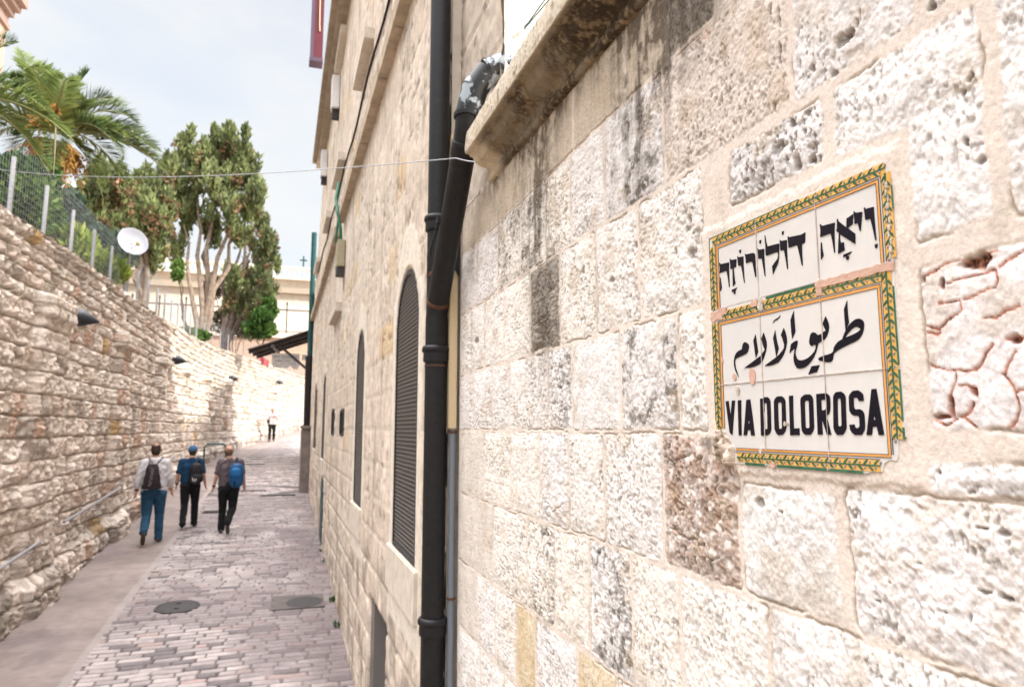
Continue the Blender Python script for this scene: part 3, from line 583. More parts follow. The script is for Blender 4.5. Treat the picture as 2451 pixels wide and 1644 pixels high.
n1 = fbm(Yg*6, Zg*6, 305, 5, .6); n2 = fbm(Yg*1.1, Zg*.7, 307, 4); n3 = fbm(Yg*9, Zg*1.2, 309, 4, .6)
rp = h2(ci, row, 13)
low = ss(2.0, 1.2, Zg-.06*Yg)
H = .002+m_*(.006+.008*low)+m_*(.010+.016*low)*(n1-.5)
t = h2(ci, row, 17)[..., None]
cst = np.array([.70, .615, .52])*(1-t)+np.array([.58, .495, .41])*t
cst = np.where((h2(ci, row, 19) > .965)[..., None], np.array([.62, .48, .31]), cst)
cst = cst*(.78+.44*n1)[..., None]*(.86+.28*fbm(Yg*25, Zg*25, 315, 3, .6))[..., None]
C = mixc(np.ones(Yg.shape+(3,))*np.array([.62, .545, .45]), cst*0+1, m_*0)*(1-m_[..., None])+cst*m_[..., None]
C = mixc(C, (.24, .19, .145), ss(.54, .72, n1)*ss(.35, .6, n2)*.55)
C = mixc(C, (.26, .22, .17), ss(.54, .76, n3)*.5)
C = mixc(C, (.64, .58, .49), ss(.55, .75, n2)*.4)
pf = ss(.66, .74, fbm(Yg*11, Zg*16, 341, 3))*ss(.42, .55, fbm(Yg*.9, Zg*.9, 343, 2)); H = H-.008*pf; C = mixc(C, (.22, .18, .14), pf*.6)
C = mixc(C, (.17, .14, .115), low*ss(.5, .68, fbm(Yg*4, Zg*4, 311, 4))*.55)
WIN = [(4.05, 4.92, 2.06, 3.47, 3.92), (6.93, 7.66, 2.09, 3.52, 3.88), (13.2, 13.95, 2.3, 3.55, 3.9), (16.7, 17.5, 2.4, 3.6, 3.95)]
for (a, b_, z0, z1, z2) in WIN:
    mid, hw_ = (a+b_)/2, (b_-a)/2
    arch = z1+(z2-z1)*np.sqrt(np.clip(1-((Yg-mid)/hw_)**2, 0, 1))
    fr = ss(-.16, -.13, -np.maximum(np.abs(Yg-mid)-hw_, np.maximum(z0-.33-Zg, Zg-arch-.16)))   # smooth dressed surround
    H = H*(1-fr)+.014*fr; C = C*(1-fr[..., None])+np.array([.70, .64, .55])*(.94+.1*n1)[..., None]*fr[..., None]
    hole = (np.abs(Yg-mid) < hw_) & (Zg > z0) & (Zg < arch); H = np.where(hole, -.075, H)
for (a, b_, z0, z1) in [(10.85, 11.35, 2.76, 3.16), (9.15, 9.7, 2.77, 3.11), (5.07, 6.04, .55, 1.475), (12.85, 13.6, .8, 1.95)]:
    hole = (Yg > a) & (Yg < b_) & (Zg > z0) & (Zg < z1); H = np.where(hole, -.075, H)
link('wall_face', gridmesh('wall_face', np.stack([XF-H, Yg, Zg], -1), C), M['stonefar'], far)
b = MB(); b.box((XF+.09, 3.312, 0), (6, YE-.002, 5.9)); b.box((XF+.0, 3.3125, -.4), (XF+.09, YE-.002, .155))
b.box((.842, 2.60, 4.19), (6.1, 3.305, 9.5)); b.box((XF+.09, 3.306, 5.901), (6.1, 16.5, 9.56)); prism(b, [(16.501, 5.902), (YE-.003, 5.902), (YE-.003, 6.3), (16.501, 9.5)], [], lambda u, v, x: (x, u, v), XF+.09, 6.0); b.build('masonry_core', M['plaster'], far)  # core slopes at the far end too, shaping the shadow across the lane
# stub of wall above the low roof, with its face towards the lane
yy, zz = np.meshgrid(np.arange(2.595, 3.312, .012), np.arange(3.9, 9.5, .02), indexing='ij')
q1 = fbm(yy*16, zz*16, 321, 5, .6); q2 = fbm(yy*5, zz*1.5, 322, 4)
sc = mixc(np.ones(yy.shape+(3,))*np.array([.52, .45, .375])*(.75+.5*q1)[..., None], (.15, .13, .11), ss(.58, .72, q1)*ss(.4, .6, q2)*.8)
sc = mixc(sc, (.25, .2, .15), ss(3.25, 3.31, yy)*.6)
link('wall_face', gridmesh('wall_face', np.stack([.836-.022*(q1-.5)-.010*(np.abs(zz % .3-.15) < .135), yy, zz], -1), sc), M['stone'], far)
xx, zz = np.meshgrid(np.arange(.84, 3.2, .012), np.arange(4.1, 9.0, .014), indexing='ij')
q1 = fbm(xx*16, zz*16, 331, 5, .6)
sc = mixc(np.ones(xx.shape+(3,))*np.array([.70, .68, .64]), (.30, .28, .25), ss(.56, .70, q1)*.7)
link('end_wall_face', gridmesh('end_wall_face', np.stack([xx, 2.598-.03*(q1-.5), zz], -1), sc), M['stone'], far)
b = MB(); b.box((XF-.002, 3.30, .1), (.86, 3.309, 9.5)); b.build('corner_return', M['plaster'], far)
# arched windows: stone surround is in the wall; each has a dark opening, an iron rim and a wire grille
def arch_pts(a, b_, z0, z1, z2, n=14):
    mid, hw_ = (a+b_)/2, (b_-a)/2
    return [(a, z0), (b_, z0)]+[(mid+hw_*math.cos(math.pi*k/n), z1+(z2-z1)*math.sin(math.pi*k/n)) for k in range(n+1)]
fx = lambda u, v, x: (x, u, v)
for i, (a, b_, z0, z1, z2) in enumerate(WIN):
    mid, hw_ = (a+b_)/2, (b_-a)/2
    out = arch_pts(a+.006, b_-.006, z0+.004, z1, z2-.004)
    mb = MB(); prism(mb, out, [], fx, XF+.030, XF+.034); w = mb.build('window', M['dusty'], far)
    mb = MB(); prism(mb, out, [arch_pts(a+.035, b_-.035, z0+.03, z1, z2-.035)], fx, XF-.012, XF+.02); mb.build('frame', M['iron'], w)
    mb = MB(); st = .034 if i < 2 else .07
    zz_ = z0+.02
    while zz_ < z2-.03:
        hwz = hw_-.02 if zz_ <= z1 else max(.02, hw_*math.sqrt(max(0, 1-((zz_-z1)/(z2-z1))**2))-.02)
        if hwz > .03: mb.box((XF-.004, mid-hwz, zz_), (XF+.000, mid+hwz, zz_+.007))
        zz_ += st*.8
    yy_ = a+.03
    while yy_ < b_-.02:
        zt = z1+(z2-z1)*math.sqrt(max(0, 1-((yy_-mid)/hw_)**2))-.02
        mb.box((XF-.002, yy_, z0+.02), (XF+.003, yy_+.006, zt)); yy_ += st*1.0
    mb.build('grille', M['grille'], w)
    mb = MB(); mb.box((XF-.035, a-.10, z0-.30), (XF+.0, b_+.13, z0-.004)); mb.build('sill', M['plaster'], w, bevel=.006)
mb = MB(); mb.box((XF+.03, 5.07, .55), (XF+.034, 6.04, 1.475)); w = mb.build('basement_window', M['dark'], far)
mb = MB(); [mb.box((XF-.003, 5.075, .57+k*.03), (XF-.001, 6.035, .575+k*.03)) for k in range(30)]; [mb.box((XF-.0008, 5.09+k*.045, .555), (XF+.002, 5.096+k*.045, 1.47)) for k in range(21)]
mb.build('grille', M['grille'], w)
for a, b_, z0, z1 in [(10.85, 11.35, 2.76, 3.16), (9.15, 9.7, 2.77, 3.11)]:
    mb = MB(); mb.box((XF+.03, a, z0), (XF+.034, b_, z1)); w = mb.build('vent', M['dark'], far)
    mb = MB(); prism(mb, [(a, z0), (b_, z0), (b_, z1), (a, z1)], [[(a+.05, z0+.03), (b_-.05, z0+.03), (b_-.05, z1-.03), (a+.05, z1-.03)]], fx, XF-.02, XF+.03); mb.build('frame', M['iron'], w)
mb = MB(); mb.box((XF-.016, 12.85, .8), (XF+.03, 13.6, 1.95)); mb.box((XF-.028, 12.9, .86), (XF-.015, 13.2, 1.9)); mb.box((XF-.028, 13.24, .86), (XF-.015, 13.55, 1.9)); mb.build('door', M['teal'], far)
# string course in blocks, roof cornice, upper window sills
r = random.Random(5); scm = mat('string_course_stone', (.44, .36, .27), .9, noise=(6, .3), bump=(30, .4, .01))
for ya, yb in ((3.31, 10.2), (10.85, YE-.3)):
    mb = MB(); y = ya
    while y < yb:
        y2 = min(yb+.01, y+r.uniform(.55, .9)); e = r.uniform(-.006, .006); mb.box((XF-.098+e, y, 5.90+e), (XF+.02, y2-.008, 6.05+e)); y = y2
    mb.build('string_course', scm, far, bevel=.008)
mb = MB(); mb.box((.50, 9.2, 9.62), (XF+.1, 17.6, 9.74)); mb.box((.60, 9.2, 9.50), (XF+.1, 17.6, 9.618)); mb.build('roof_cornice', mat('cornice_stone', (.36, .30, .235), .9, noise=(4, .25)), far)
for y0, y1, z in [(6.85, 8.05, 6.93), (10.3, 11.7, 6.93), (13.2, 14.4, 6.90), (17.0, 18.6, 6.92), (10.7, 12.1, 9.25)]:
    mb = MB(); mb.box((XF-.115, y0, z), (XF+.02, y1, z+.13)); sl_ = mb.build('sill', M['plaster'], far, bevel=.006)
mb = MB(); mb.box((XF-.10, 10.1, 4.56), (XF+.02, 11.6, 4.70)); mb.build('sill', M['plaster'], far, bevel=.006)
for y, z in ((12.1, 8.55), (15.6, 8.55)):
    w = thing('wall_box', 'white utility box fixed under the roof of the tall building, %s' % ('nearer of two' if y < 14 else 'farther of two'), 'utility box', (XF-.07, y, z), 'white boxes under the roof')
    mb = MB(); mb.box((XF-.15, y-.13, z), (XF-.012, y+.13, z+.62)); mb.build('casing', M['white'], w, bevel=.012)
    mb = MB(); mb.box((XF-.13, y-.07, z-.16), (XF-.012, y+.07, z-.002)); mb.build('bracket', M['iron'], w)
bay = thing('enclosed_balcony', 'maroon boarded balcony box high under the sky beside the roof cornice', 'balcony', (.4, 13.8, 10.28))
mb = MB(); mb.box((.27, 13.7, 10.36), (.51, 13.95, 12.9)); mb.build('body', M['maroon'], bay)
mb = MB(); [mb.box((.262, 13.69, 10.36), (.33, 13.699, 12.9)) for k in (0,)]; mb.box((.255, 13.66, 10.28), (.52, 13.96, 10.358)); mb.build('trim', mat('purple_grey_paint', (.085, .055, .09), .6), bay)
mb = MB(); mb.tube([(.42, 13.685, 12.0), (.425, 13.68, 11.4), (.43, 13.68, 11.1), (.44, 13.685, 10.95)], .012, 6); mb.build('cable', M['beige'], bay)
# things hung on it
ebox = thing('junction_box', 'tan metal junction box on the cream wall below the string course', 'electrical box', (.70, 9.8, 5.1))
mb = MB(); mb.box((.655, 9.68, 5.13), (.768, 10.0, 5.52)); mb.build('casing', M['tan'], ebox, bevel=.01)
mb = MB(); mb.box((.66, 9.70, 5.03), (.765, 9.98, 5.128)); mb.build('gland', M['iron'], ebox)
mb = MB(); mb.tube([(.70, 10.4, 6.6), (.64, 10.1, 6.25), (.655, 9.85, 5.95), (.70, 9.78, 5.7), (.71, 9.80, 5.53)], .022, 8); mb.tube([(.74, 10.6, 6.3), (.70, 10.7, 5.8), (.73, 10.75, 5.55), (.70, 10.3, 5.45), (.70, 9.99, 5.45)], .018, 8)
mb.build('green_conduit', M['green'], ebox)
mb = MB(); mb.tube([(XF-.02, 3.6+.6*k, 6.62+.05*math.sin(k*1.3)+.012*k) for k in range(27)], .011, 6); tag(mb.build('cable', M['dark'], None), 'thin black cable running along the cream wall above the string course', 'cable')
dp = thing('drainpipe', 'teal and black drainpipe at the far corner of the tall building', 'pipe', (.70, 20.1, G(20)))
mb = MB(); mb.tube([(.70, 20.1, 4.9), (.70, 20.1, 8.5)], .075, 10); mb.build('upper_pipe', M['teal'], dp, True)
mb = MB(); mb.tube([(.70, 20.1, 2.8), (.69, 20.1, 4.9)], .11, 10); mb.build('lower_pipe', M['blackpipe'], dp, True)
pil = MB(); pil.box((.54, 19.25, 1.05), (.772, 20.4, 2.85)); pil.box((.52, 19.2, 2.852), (.772, 20.42, 2.95))
tag(pil.build('stone_pier', mat('dark_pier_stone', (.21, .18, .16), .9, noise=(5, .35), bump=(20, .5, .02)), None, bevel=.02), 'dark weathered stone pier at the foot of the far drainpipe', 'pier')

# ------------------------------------------------------------------ iron drainpipes at the corner
p1 = thing('drainpipe', 'upright black iron drainpipe fixed to the corner of the tall building', 'pipe', (.712, 3.29, G(3.3)))
px, py_ = .712, 3.29
def collar(mb, x, y, z, r=.053):
    mb.lathe((x, y, z), [(r+.001, -.05), (r+.008, -.05), (r+.010, -.04), (r+.009, -.005), (r+.015, 0), (r+.017, .010), (r+.015, .020), (r+.009, .028), (r+.001, .03)], n=22)
mb = MB(); mb.tube([(px, py_, 3.63), (px, py_, 8.6)], .053, 22); mb.build('pipe', M['blackpipe'], p1, True)
mb = MB(); collar(mb, px, py_, 3.895, .054); mb.build('collar', M['blackpipe'], p1, True)
mb = MB(); mb.lathe((px, py_, 3.62), [(.0535, -.012), (.0545, -.01), (.0548, .006), (.0535, .01)], n=22); mb.lathe((px, py_, 3.475), [(.051, -.03), (.0525, -.03), (.0525, .03), (.051, .03)], n=22); mb.build('rusty_joint', M['rust'], p1, True)
mb = MB(); mb.tube([(px, py_, 3.40), (px, py_, 3.61)], .0525, 22); mb.build('lower_pipe', M['blackpipe'], p1, True)
p2 = thing('drainpipe', 'bent black drainpipe coming off the low roof and slanting down past the cornice', 'pipe', (.712, 3.27, G(3.3)))
q = [np.array(v) for v in [(.712, 2.760, 4.09), (.712, 3.262, 3.485)]]
mb = MB(); mb.tube([q[0], q[1]], .054, 22); mb.build('slanting_pipe', M['blackpipe'], p2, True)
mb = MB(); pts = [(.95, 2.63, 4.412), (.85, 2.652, 4.415), (.785, 2.668, 4.385), (.735, 2.688, 4.31), (.712, 2.712, 4.20)]
for i in range(len(pts)-1):                                # a bend made of short straight cuts, lapped like stove pipe
    d_ = (Vector(pts[i+1])-Vector(pts[i])).normalized(); mb.tube([Vector(pts[i])-d_*.004, Vector(pts[i+1])+d_*.004], [.0555+.0012*(i % 2), .0565+.0012*(i % 2)], 22)
mb.tube([Vector(pts[2])-Vector((.006, 0, .002)), Vector(pts[2])+Vector((.010, 0, .004))], .0605, 22)
elm = mat('peeling_black_paint', (.006, .007, .009), .4, noise=(9, .4), spec=.5, col2=(.30, .34, .38))
mr = [n for n in elm.node_tree.nodes if n.type == 'MAP_RANGE'][0]; mr.inputs['From Min'].default_value = .50; mr.inputs['From Max'].default_value = .54
mb.build('elbow', elm, p2, True)
mb = MB(); mb.tube([(.712, 2.714, 4.205), (.712, 2.728, 4.145), (.712, 2.764, 4.088)], .0535, 22); mb.lathe((.712, 2.716, 4.20), [(.056, -.014), (.061, -.012), (.062, .004), (.056, .008)], n=22); mb.build('pipe', M['blackpipe'], p2, True)
dv = (Vector(q[1])-Vector(q[0])).normalized()
def ring_along(mb, c, d, rs, ts, n=22): mb.tube([Vector(c)+d*t for t in ts], rs, n)
mb = MB(); ring_along(mb, q[0], dv, [.055, .0585, .0585, .057, .055], [-.012, -.008, .01, .05, .055]); mb.build('collar', M['blackpipe'], p2, True)
mb = MB(); ring_along(mb, q[1], dv, [.0545, .0575, .0580, .0575, .0545], [-.004, 0, .010, .016, .018]); mb.build('rusty_joint', M['rust'], p2, True)
mb = MB(); mb.tube([Vector(q[1])-dv*.0-Vector((0, 0, 0)), (.712, 3.284, 3.45), (.712, 3.29, 3.40), (.712, 3.29, G(3.3)+.02)], [.0545, .0555, .055, .0535], 22); mb.build('lower_pipe', M['blackpipe'], p2, True)
for z, nm in ((3.235, 'collar'), (1.955, 'collar')):
    mb = MB(); collar(mb, .712, 3.29, z, .0545); mb.build(nm, M['blackpipe'], p2, True)
mb = MB(); mb.lathe((.712, 3.29, 3.165), [(.054, -.004), (.0575, -.003), (.0575, .003), (.054, .004)], n=22); mb.build('rusty_joint', M['rust'], p2, True)
mb = MB(); mb.box((.645, 2.995, 3.80), (.66, 3.03, 3.83)); mb.build('lug', M['blackpipe'], p2)
mb = MB(); mb.tube([(.700, 3.22, 3.89), (.655, 3.265, 3.70), (.66, 3.27, 3.62)], .003, 6); mb.build('tie_wire', M['iron'], p2)
c1 = thing('conduit', 'flat beige conduit standing in the corner between the two buildings', 'conduit', (.80, 3.262, 2.85))
mb = MB(); mb.box((.765, 3.232, 2.86), (.805, 3.275, 4.35)); mb.build('casing', M['beige'], c1, bevel=.004)
c2 = thing('conduit', 'thin grey conduit rising from the ground beneath the beige one', 'conduit', (.80, 3.255, G(3.2)))
mb = MB(); mb.tube([(.790, 3.252, G(3.2)), (.790, 3.252, 2.858)], .0165, 12); mb.build('pipe', M['grey'], c2, True)
mb = MB(); [mb.lathe((.790, 3.252, z), [(.0166, -.006), (.021, -.005), (.021, .005), (.0166, .006)], n=12) for z in (2.845, 2.07)]; mb.build('clip', M['rust'], c2)
mb = MB(); r = random.Random(2)
mb.add([(.775, 3.20, 3.95), (.79, 3.19, 3.78), (.77, 3.205, 3.66), (.80, 3.195, 3.60), (.805, 3.19, 3.9), (.775, 3.21, 3.95), (.79, 3.2, 3.78), (.77, 3.215, 3.66), (.80, 3.205, 3.60), (.805, 3.2, 3.9)], [(0, 1, 4), (1, 2, 3), (1, 3, 4), (5, 9, 6), (6, 8, 7), (6, 9, 8), (0, 5, 6, 1), (1, 6, 7, 2), (2, 7, 8, 3), (3, 8, 9, 4), (4, 9, 5, 0)])
tag(mb.build('torn_flashing', M['blackpipe']), 'torn strip of black flashing hanging beside the slanting pipe', 'flashing')
for i, (pts, lb) in enumerate([([(1197, 133), (1220, 100), (1265, 55), (1310, -8)], 'left one of two thin teal cables rising from the low roof'), ([(1213, 133), (1232, 100), (1262, 62), (1316, -2), (1330, -20)], 'right one of two thin teal cables rising from the low roof')]):
    mb = MB(); mb.tube([onX(x, y, .93) for x, y in pts], .0028, 6); tag(mb.build('cable', M['teal']), lb, 'cable', 'teal cables on the low roof')
w0 = onX(-60, 397, -2.98); w1 = onX(1092, 379, .66)
mb = MB(); mb.tube([lerp(w0, w1, t)-np.array([0, 0, .10*4*t*(1-t)]) for t in np.linspace(0, 1, 25)]+[onX(1098, 381, .655), onX(1120, 386, .654), onX(1138, 388, .665)], .0022, 6)
tag(mb.build('overhead_wire', M['steel']), 'single pale wire strung across the lane from the fence to the bent pipe', 'wire')

# ------------------------------------------------------------------ the lane, the old wall on the left, the garden above it
_Y = np.linspace(2, 58, 1200)
_X = np.interp(_Y, [2, 9.7, 13, 16, 22, 25, 28, 32, 35.6, 40, 47, 58], [-3.0, -2.97, -2.93, -2.9, -2.9, -2.8, -2.58, -2.05, -1.42, -.45, 1.25, 5.2])
_k = np.ones(61)/61; _X = np.convolve(np.pad(_X, 30, mode='edge'), _k, 'valid'); _X[:30] = -3.0
def XL(Y): return np.interp(Y, _Y, _X)
def XR(Y): return np.where(np.asarray(Y) < 20.6, .80, np.maximum(XL(Y)+3.75, .9))
def TOP(Y): return np.interp(Y, [2, 8.5, 10, 12.4, 14.8, 18.1, 22.3, 25.5, 30.8, 35.7, 47, 58], [4.98, 5.23, 5.31, 5.37, 5.42, 5.53, 5.78, 5.86, 6.08, 6.24, 6.31, 6.4])
PIERS = [(6.2, .5), (10.35, .52), (14.45, .45), (18.7, .45), (22.7, .45), (26.8, .4), (31, .4), (35.5, .4), (40, .4)]
ys = [4.]
while ys[-1] < 57: ys.append(ys[-1]+max(.022, (ys[-1]**2+9)/(684*3.3)*.55 if ys[-1] < 24 else .10))
ys = np.array(ys); vs_ = np.linspace(0, 1, 310)
Yg, Vg = np.meshgrid(ys, vs_, indexing='ij')
xl = XL(ys); tx, ty = np.gradient(xl, ys), np.ones_like(ys); ln = np.hypot(tx, ty); nx, nyv = ty/ln, -tx/ln
Zg = lerp(G(Yg)-.12, TOP(Yg)+.02*(fbm(Yg*2, Yg*0, 401, 3)-.5), Vg)
sg_ = np.concatenate([[0], np.cumsum(np.hypot(np.diff(xl), np.diff(ys)))])[:, None]+0*Zg
wz = Zg+.02*(fbm(sg_*.5, Zg*.5, 403, 2)-.5)+.030*(fbm(sg_*5, Zg*5, 404, 2)-.5); ws = sg_+.09*(fbm(sg_*4, Zg*4, 405, 2)-.5)
upz = ss(4.25, 4.55, Zg+.2*(fbm(sg_*1.5, Zg, 406, 2)-.5))
ROWH = .275
def courses(rh, lmin, lvar, sd):
    row = np.floor(wz/rh); fz = wz/rh-row; Lr = lmin+lvar*h2(row, row*0, sd)
    u = (ws+h2(row, row*0, sd+1)*1.3)/Lr+.5*(vn((ws)/Lr*.9, row*2.7, sd+2)-.5); ci = np.floor(u); fu = u-ci
    return row, ci, np.minimum(np.minimum(fu, 1-fu)*Lr*.55, np.minimum(fz, 1-fz)*rh)
rA, cA, eA = courses(.275, .24, .34, 410); rB, cB, eB = courses(.17, .16, .2, 420)
isB = upz > .5
ed = np.where(isB, eB, eA); ra = np.where(isB, rB+900, rA); ca = np.where(isB, cB, cA)
rk = h2(ca, ra, 431); t1 = h2(ca, ra, 432); t2 = h2(ca, ra, 433)
n1 = fbm(sg_*5, Zg*6, 441, 5, .6); n2 = fbm(sg_*1.2, Zg*1.2, 443, 3); n3 = fbm(sg_*16, Zg*16, 445, 3, .6)
ed = ed+.012*(n3-.5)
dome = np.clip(ed/.075, 0, 1); dome = 1-(1-dome)**2
m_ = ss(.004, .020, ed)
H = -.030*(1-m_)+m_*(.016*dome+.035*(rk-.35)+.10*(n1-.5)+.075*(n3-.5)+.045*(fbm(sg_*30, Zg*30, 447, 2)-.5))
pier = np.zeros_like(Zg); capm = np.zeros_like(Zg)
for yc, hw_ in PIERS:
    inp = ss(hw_+.03, hw_-.02, np.abs(Yg-yc)+.02*(n1-.5))
    zc = 4.27+.03*(yc-10)*.6
    pier = np.maximum(pier, inp*ss(zc+.30, zc+.25, Zg))
    capm = np.maximum(capm, ss(hw_+.09, hw_+.05, np.abs(Yg-yc)+.06*(n2-.5))*ss(zc-.02, zc+.015, Zg+.05*(n2-.5))*ss(zc+.34, zc+.24, Zg))
H = H*(1-capm*.7)+.11*pier+.10*capm
pl = ss(.50, .34, Zg-G(Yg)+.10*(n2-.5)+.05*(n1-.5))
H = H+.09*pl+.04*ss(.9, .2, Zg-G(Yg))
cope = ss(.13, .11, TOP(Yg)-Zg); H = H+.035*cope
base = np.array([.67, .57, .49]); pale = np.array([.82, .745, .675]); pink = np.array([.62, .46, .37]); gry = np.array([.50, .44, .385]); ochre = np.array([.58, .41, .22])
C = base*(1-t1)[..., None]+pale*t1[..., None]
C = np.where((t2 > .92)[..., None], pink, C); C = np.where((t2 < .13)[..., None], gry, C); C = np.where(((t2 > .5) & (t2 < .506))[..., None], ochre, C)
C = C*(.78+.44*n1)[..., None]*(.88+.24*n3)[..., None]
C = mixc(C, (.76, .69, .61), capm*.6)
C = mixc(C, (.25, .195, .145), (1-m_)*.65)
C = mixc(C, (.17, .14, .10), ss(.60, .74, n1*.6+n2*.4)*.55)
C = mixc(C, (.16, .14, .125), ss(1.3, .1, Zg-G(Yg))*ss(.36, .62, fbm(sg_*3, Zg*3, 451, 4))*.6)
C = mixc(C, (.40, .36, .31), (1-m_)*upz*.6)
P = np.stack([xl[:, None]+nx[:, None]*H, Yg+nyv[:, None]*H, Zg], -1)
lw = thing('retaining_wall', 'old rough stone retaining wall with piers curving up the left side of the lane', 'wall', (-3.2, 12, G(12)))
link('wall_face', gridmesh('wall_face', P, C), M['rubble'], lw)
off = np.array([0, .10, .42]); hz = np.array([0, .02, -.02])
Pt = np.stack([xl[:, None]+nx[:, None]*(.035-off), ys[:, None]-nyv[:, None]*off, TOP(ys)[:, None]+hz+.03*(fbm(ys[:, None]*3+off, ys[:, None]*0+off*9, 461, 3)-.5)], -1)
Ct = np.ones(Pt.shape)*np.array([.47, .40, .32])*(.75+.5*fbm(ys[:, None]*8+off, off*20+ys[:, None]*0, 463, 3))[..., None]
link('coping', gridmesh('coping', Pt, Ct), M['rubble'], lw)
gy_ = np.linspace(2, 58, 60); go = np.array([.40, 1.5, 4, 10, 25, 60])
Pt = np.stack([XL(gy_)[:, None]-go, np.repeat(gy_[:, None], 6, 1), TOP(gy_)[:, None]-.06+.015*go+.10*(fbm(gy_[:, None]+go, go, 465, 3)-.5)], -1)
tag(link('garden_terrace', gridmesh('garden_terrace', Pt), M['soil']), kind='structure')
# ground far below everything
b = MB(); b.add([(-200, -60, -4.2), (200, -60, -4.2), (200, 62, 3.1), (-200, 62, 3.1), (200, 400, 3.2), (-200, 400, 3.2)], [(0, 1, 2, 3), (3, 2, 4, 5)])
tag(b.build('ground', M['soil']), kind='structure')
# stone setts
ys = [3.0]
while ys[-1] < 57: ys.append(ys[-1]+max(.014, (ys[-1]**2)/(684*2.5)*.45 if ys[-1] < 24 else .12))
ys = np.array(ys); ts = np.linspace(0, 1, 190)
Yg, Tg = np.meshgrid(ys, ts, indexing='ij')
x0 = XL(Yg)+1.17; x1 = XR(Yg)+.06; Xg = lerp(x0, x1, Tg)
wy = Yg+.016*(fbm(Xg*2, Yg*2, 501, 2)-.5)+.015*np.sin(Xg*2.2); wx = Xg+.008*(fbm(Xg*6, Yg*6, 503, 2)-.5)
rh = .105; row = np.floor(wy/rh); fz = wy/rh-row; Lr = .18+.14*h2(row, row*0, 505)
u = (wx+h2(row, row*0, 506)*.5)/Lr+.5*(vn(wx/Lr*.9, row*1.7, 507)-.5); ci = np.floor(u); fu = u-ci
ed = np.minimum(np.minimum(fu, 1-fu)*Lr, np.minimum(fz, 1-fz)*rh)+.004*(fbm(Xg*30, Yg*30, 508, 2)-.5)
m_ = ss(.004, .015, ed); n1 = fbm(Xg*9, Yg*9, 511, 4, .6); n2 = fbm(Xg*.8, Yg*.5, 513, 4); t1 = h2(ci, row, 515); t2 = h2(ci, row, 516)
Hc = m_*(.013+.008*np.clip(ed/.05, 0, 1)+.006*(t2-.5))+.006*(n1-.5)+.03*(n2-.5)
a_, b2_ = np.array([.40, .355, .345]), np.array([.27, .237, .235])
C = a_*(1-t1)[..., None]+b2_*t1[..., None]; C = np.where((t2 > .88)[..., None], np.array([.15, .13, .133]), C); C = np.where((t2 < .09)[..., None], np.array([.32, .245, .23]), C)
C = C*(.75+.5*n1)[..., None]
C = mixc(C, (.030, .025, .025), (1-m_)*.95*ss(.22, .45, fbm(Xg*3, Yg*3, 518, 3)+.1))
C = mixc(C, (.145, .12, .123), ss(.46, .66, n2)*.6)
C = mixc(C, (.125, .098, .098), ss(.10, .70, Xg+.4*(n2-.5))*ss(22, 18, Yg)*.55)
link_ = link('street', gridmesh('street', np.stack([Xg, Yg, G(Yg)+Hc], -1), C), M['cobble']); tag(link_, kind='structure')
ts = np.linspace(0, 1, 60); Yg, Tg = np.meshgrid(ys, ts, indexing='ij')
Xg = lerp(XL(Yg)-.05, XL(Yg)+1.19, Tg)
n1 = fbm(Xg*2.2, Yg*1.3, 521, 4, .55); n2 = fbm(Xg*14, Yg*14, 522, 3); band_ = vn(Yg*2.6+.3*fbm(Xg*2, Yg*2, 523, 2), Yg*0, 524)
C = np.array([.255, .212, .198])*(.62+.5*n1+.24*band_)[..., None]*(.92+.16*n2)[..., None]
C = mixc(C, (.165, .135, .140), ss(.48, .66, n1)*.6)
C = mixc(C, (.16, .13, .125), np.exp(-(((Yg+.05*np.sin(Xg*3)) % .34-.17+.05*(n1-.5))/.016)**2)*ss(.35, .6, n2)*.55)
stp = ss(1.08, 1.11, Xg-XL(Yg)+.02*(n2-.5)); C = mixc(C, (.30, .27, .26), stp*(.5+.5*n1))
tag(link('pavement', gridmesh('pavement', np.stack([Xg, Yg, G(Yg)+.016+.012*(n1-.5)+.003*(n2-.5)], -1), C), M['slab']), kind='structure')

# covers in the lane
def onG(x, y): d = ray(x, y); t = -CZ/(d[2]-.06*d[1]); return np.array([0, 0, CZ])+d*t
SL = math.atan(.06)
def lay(o, x, y, lift): o.location = (x, y, G(y)+lift); o.rotation_euler = (SL, 0, 0)
mh = thing('manhole_cover', 'round iron manhole cover set among pale setts beside the pavement strip', 'manhole cover', (0, 0, 0))
b = MB(); b.lathe((0, 0, 0), [(.0, .0), (.22, .0), (.224, -.004), (.224, -.02)], n=40); b.build('lid', M['iron'], mh)
b = MB(); b.lathe((0, 0, 0), [(.228, -.02), (.228, -.001), (.262, -.003), (.265, -.02)], n=40); b.build('frame', M['iron'], mh)
b = MB(); [b.box((-.03, q-.015, .0005), (.03, q+.015, .004)) for q in (-.11, .11)]; b.build('lifting_slot', M['dark'], mh)
lay(mh, -1.155, 9.9, .036)
mh2 = thing('access_cover', 'square concrete access cover with a dark round iron lid by the right wall', 'manhole cover', (0, 0, 0))
b = MB(); b.box((-.33, -.28, -.05), (.33, .28, 0)); b.build('frame', mat('cover_concrete', (.115, .10, .095), .85, noise=(8, .25), bump=(50, .4, .006)), mh2)
b = MB(); b.lathe((.08, -.04, 0), [(.0, .006), (.22, .006), (.23, .002), (.23, -.01)], n=40); b.build('lid', M['iron'], mh2)
lay(mh2, .30, 9.72, .034)
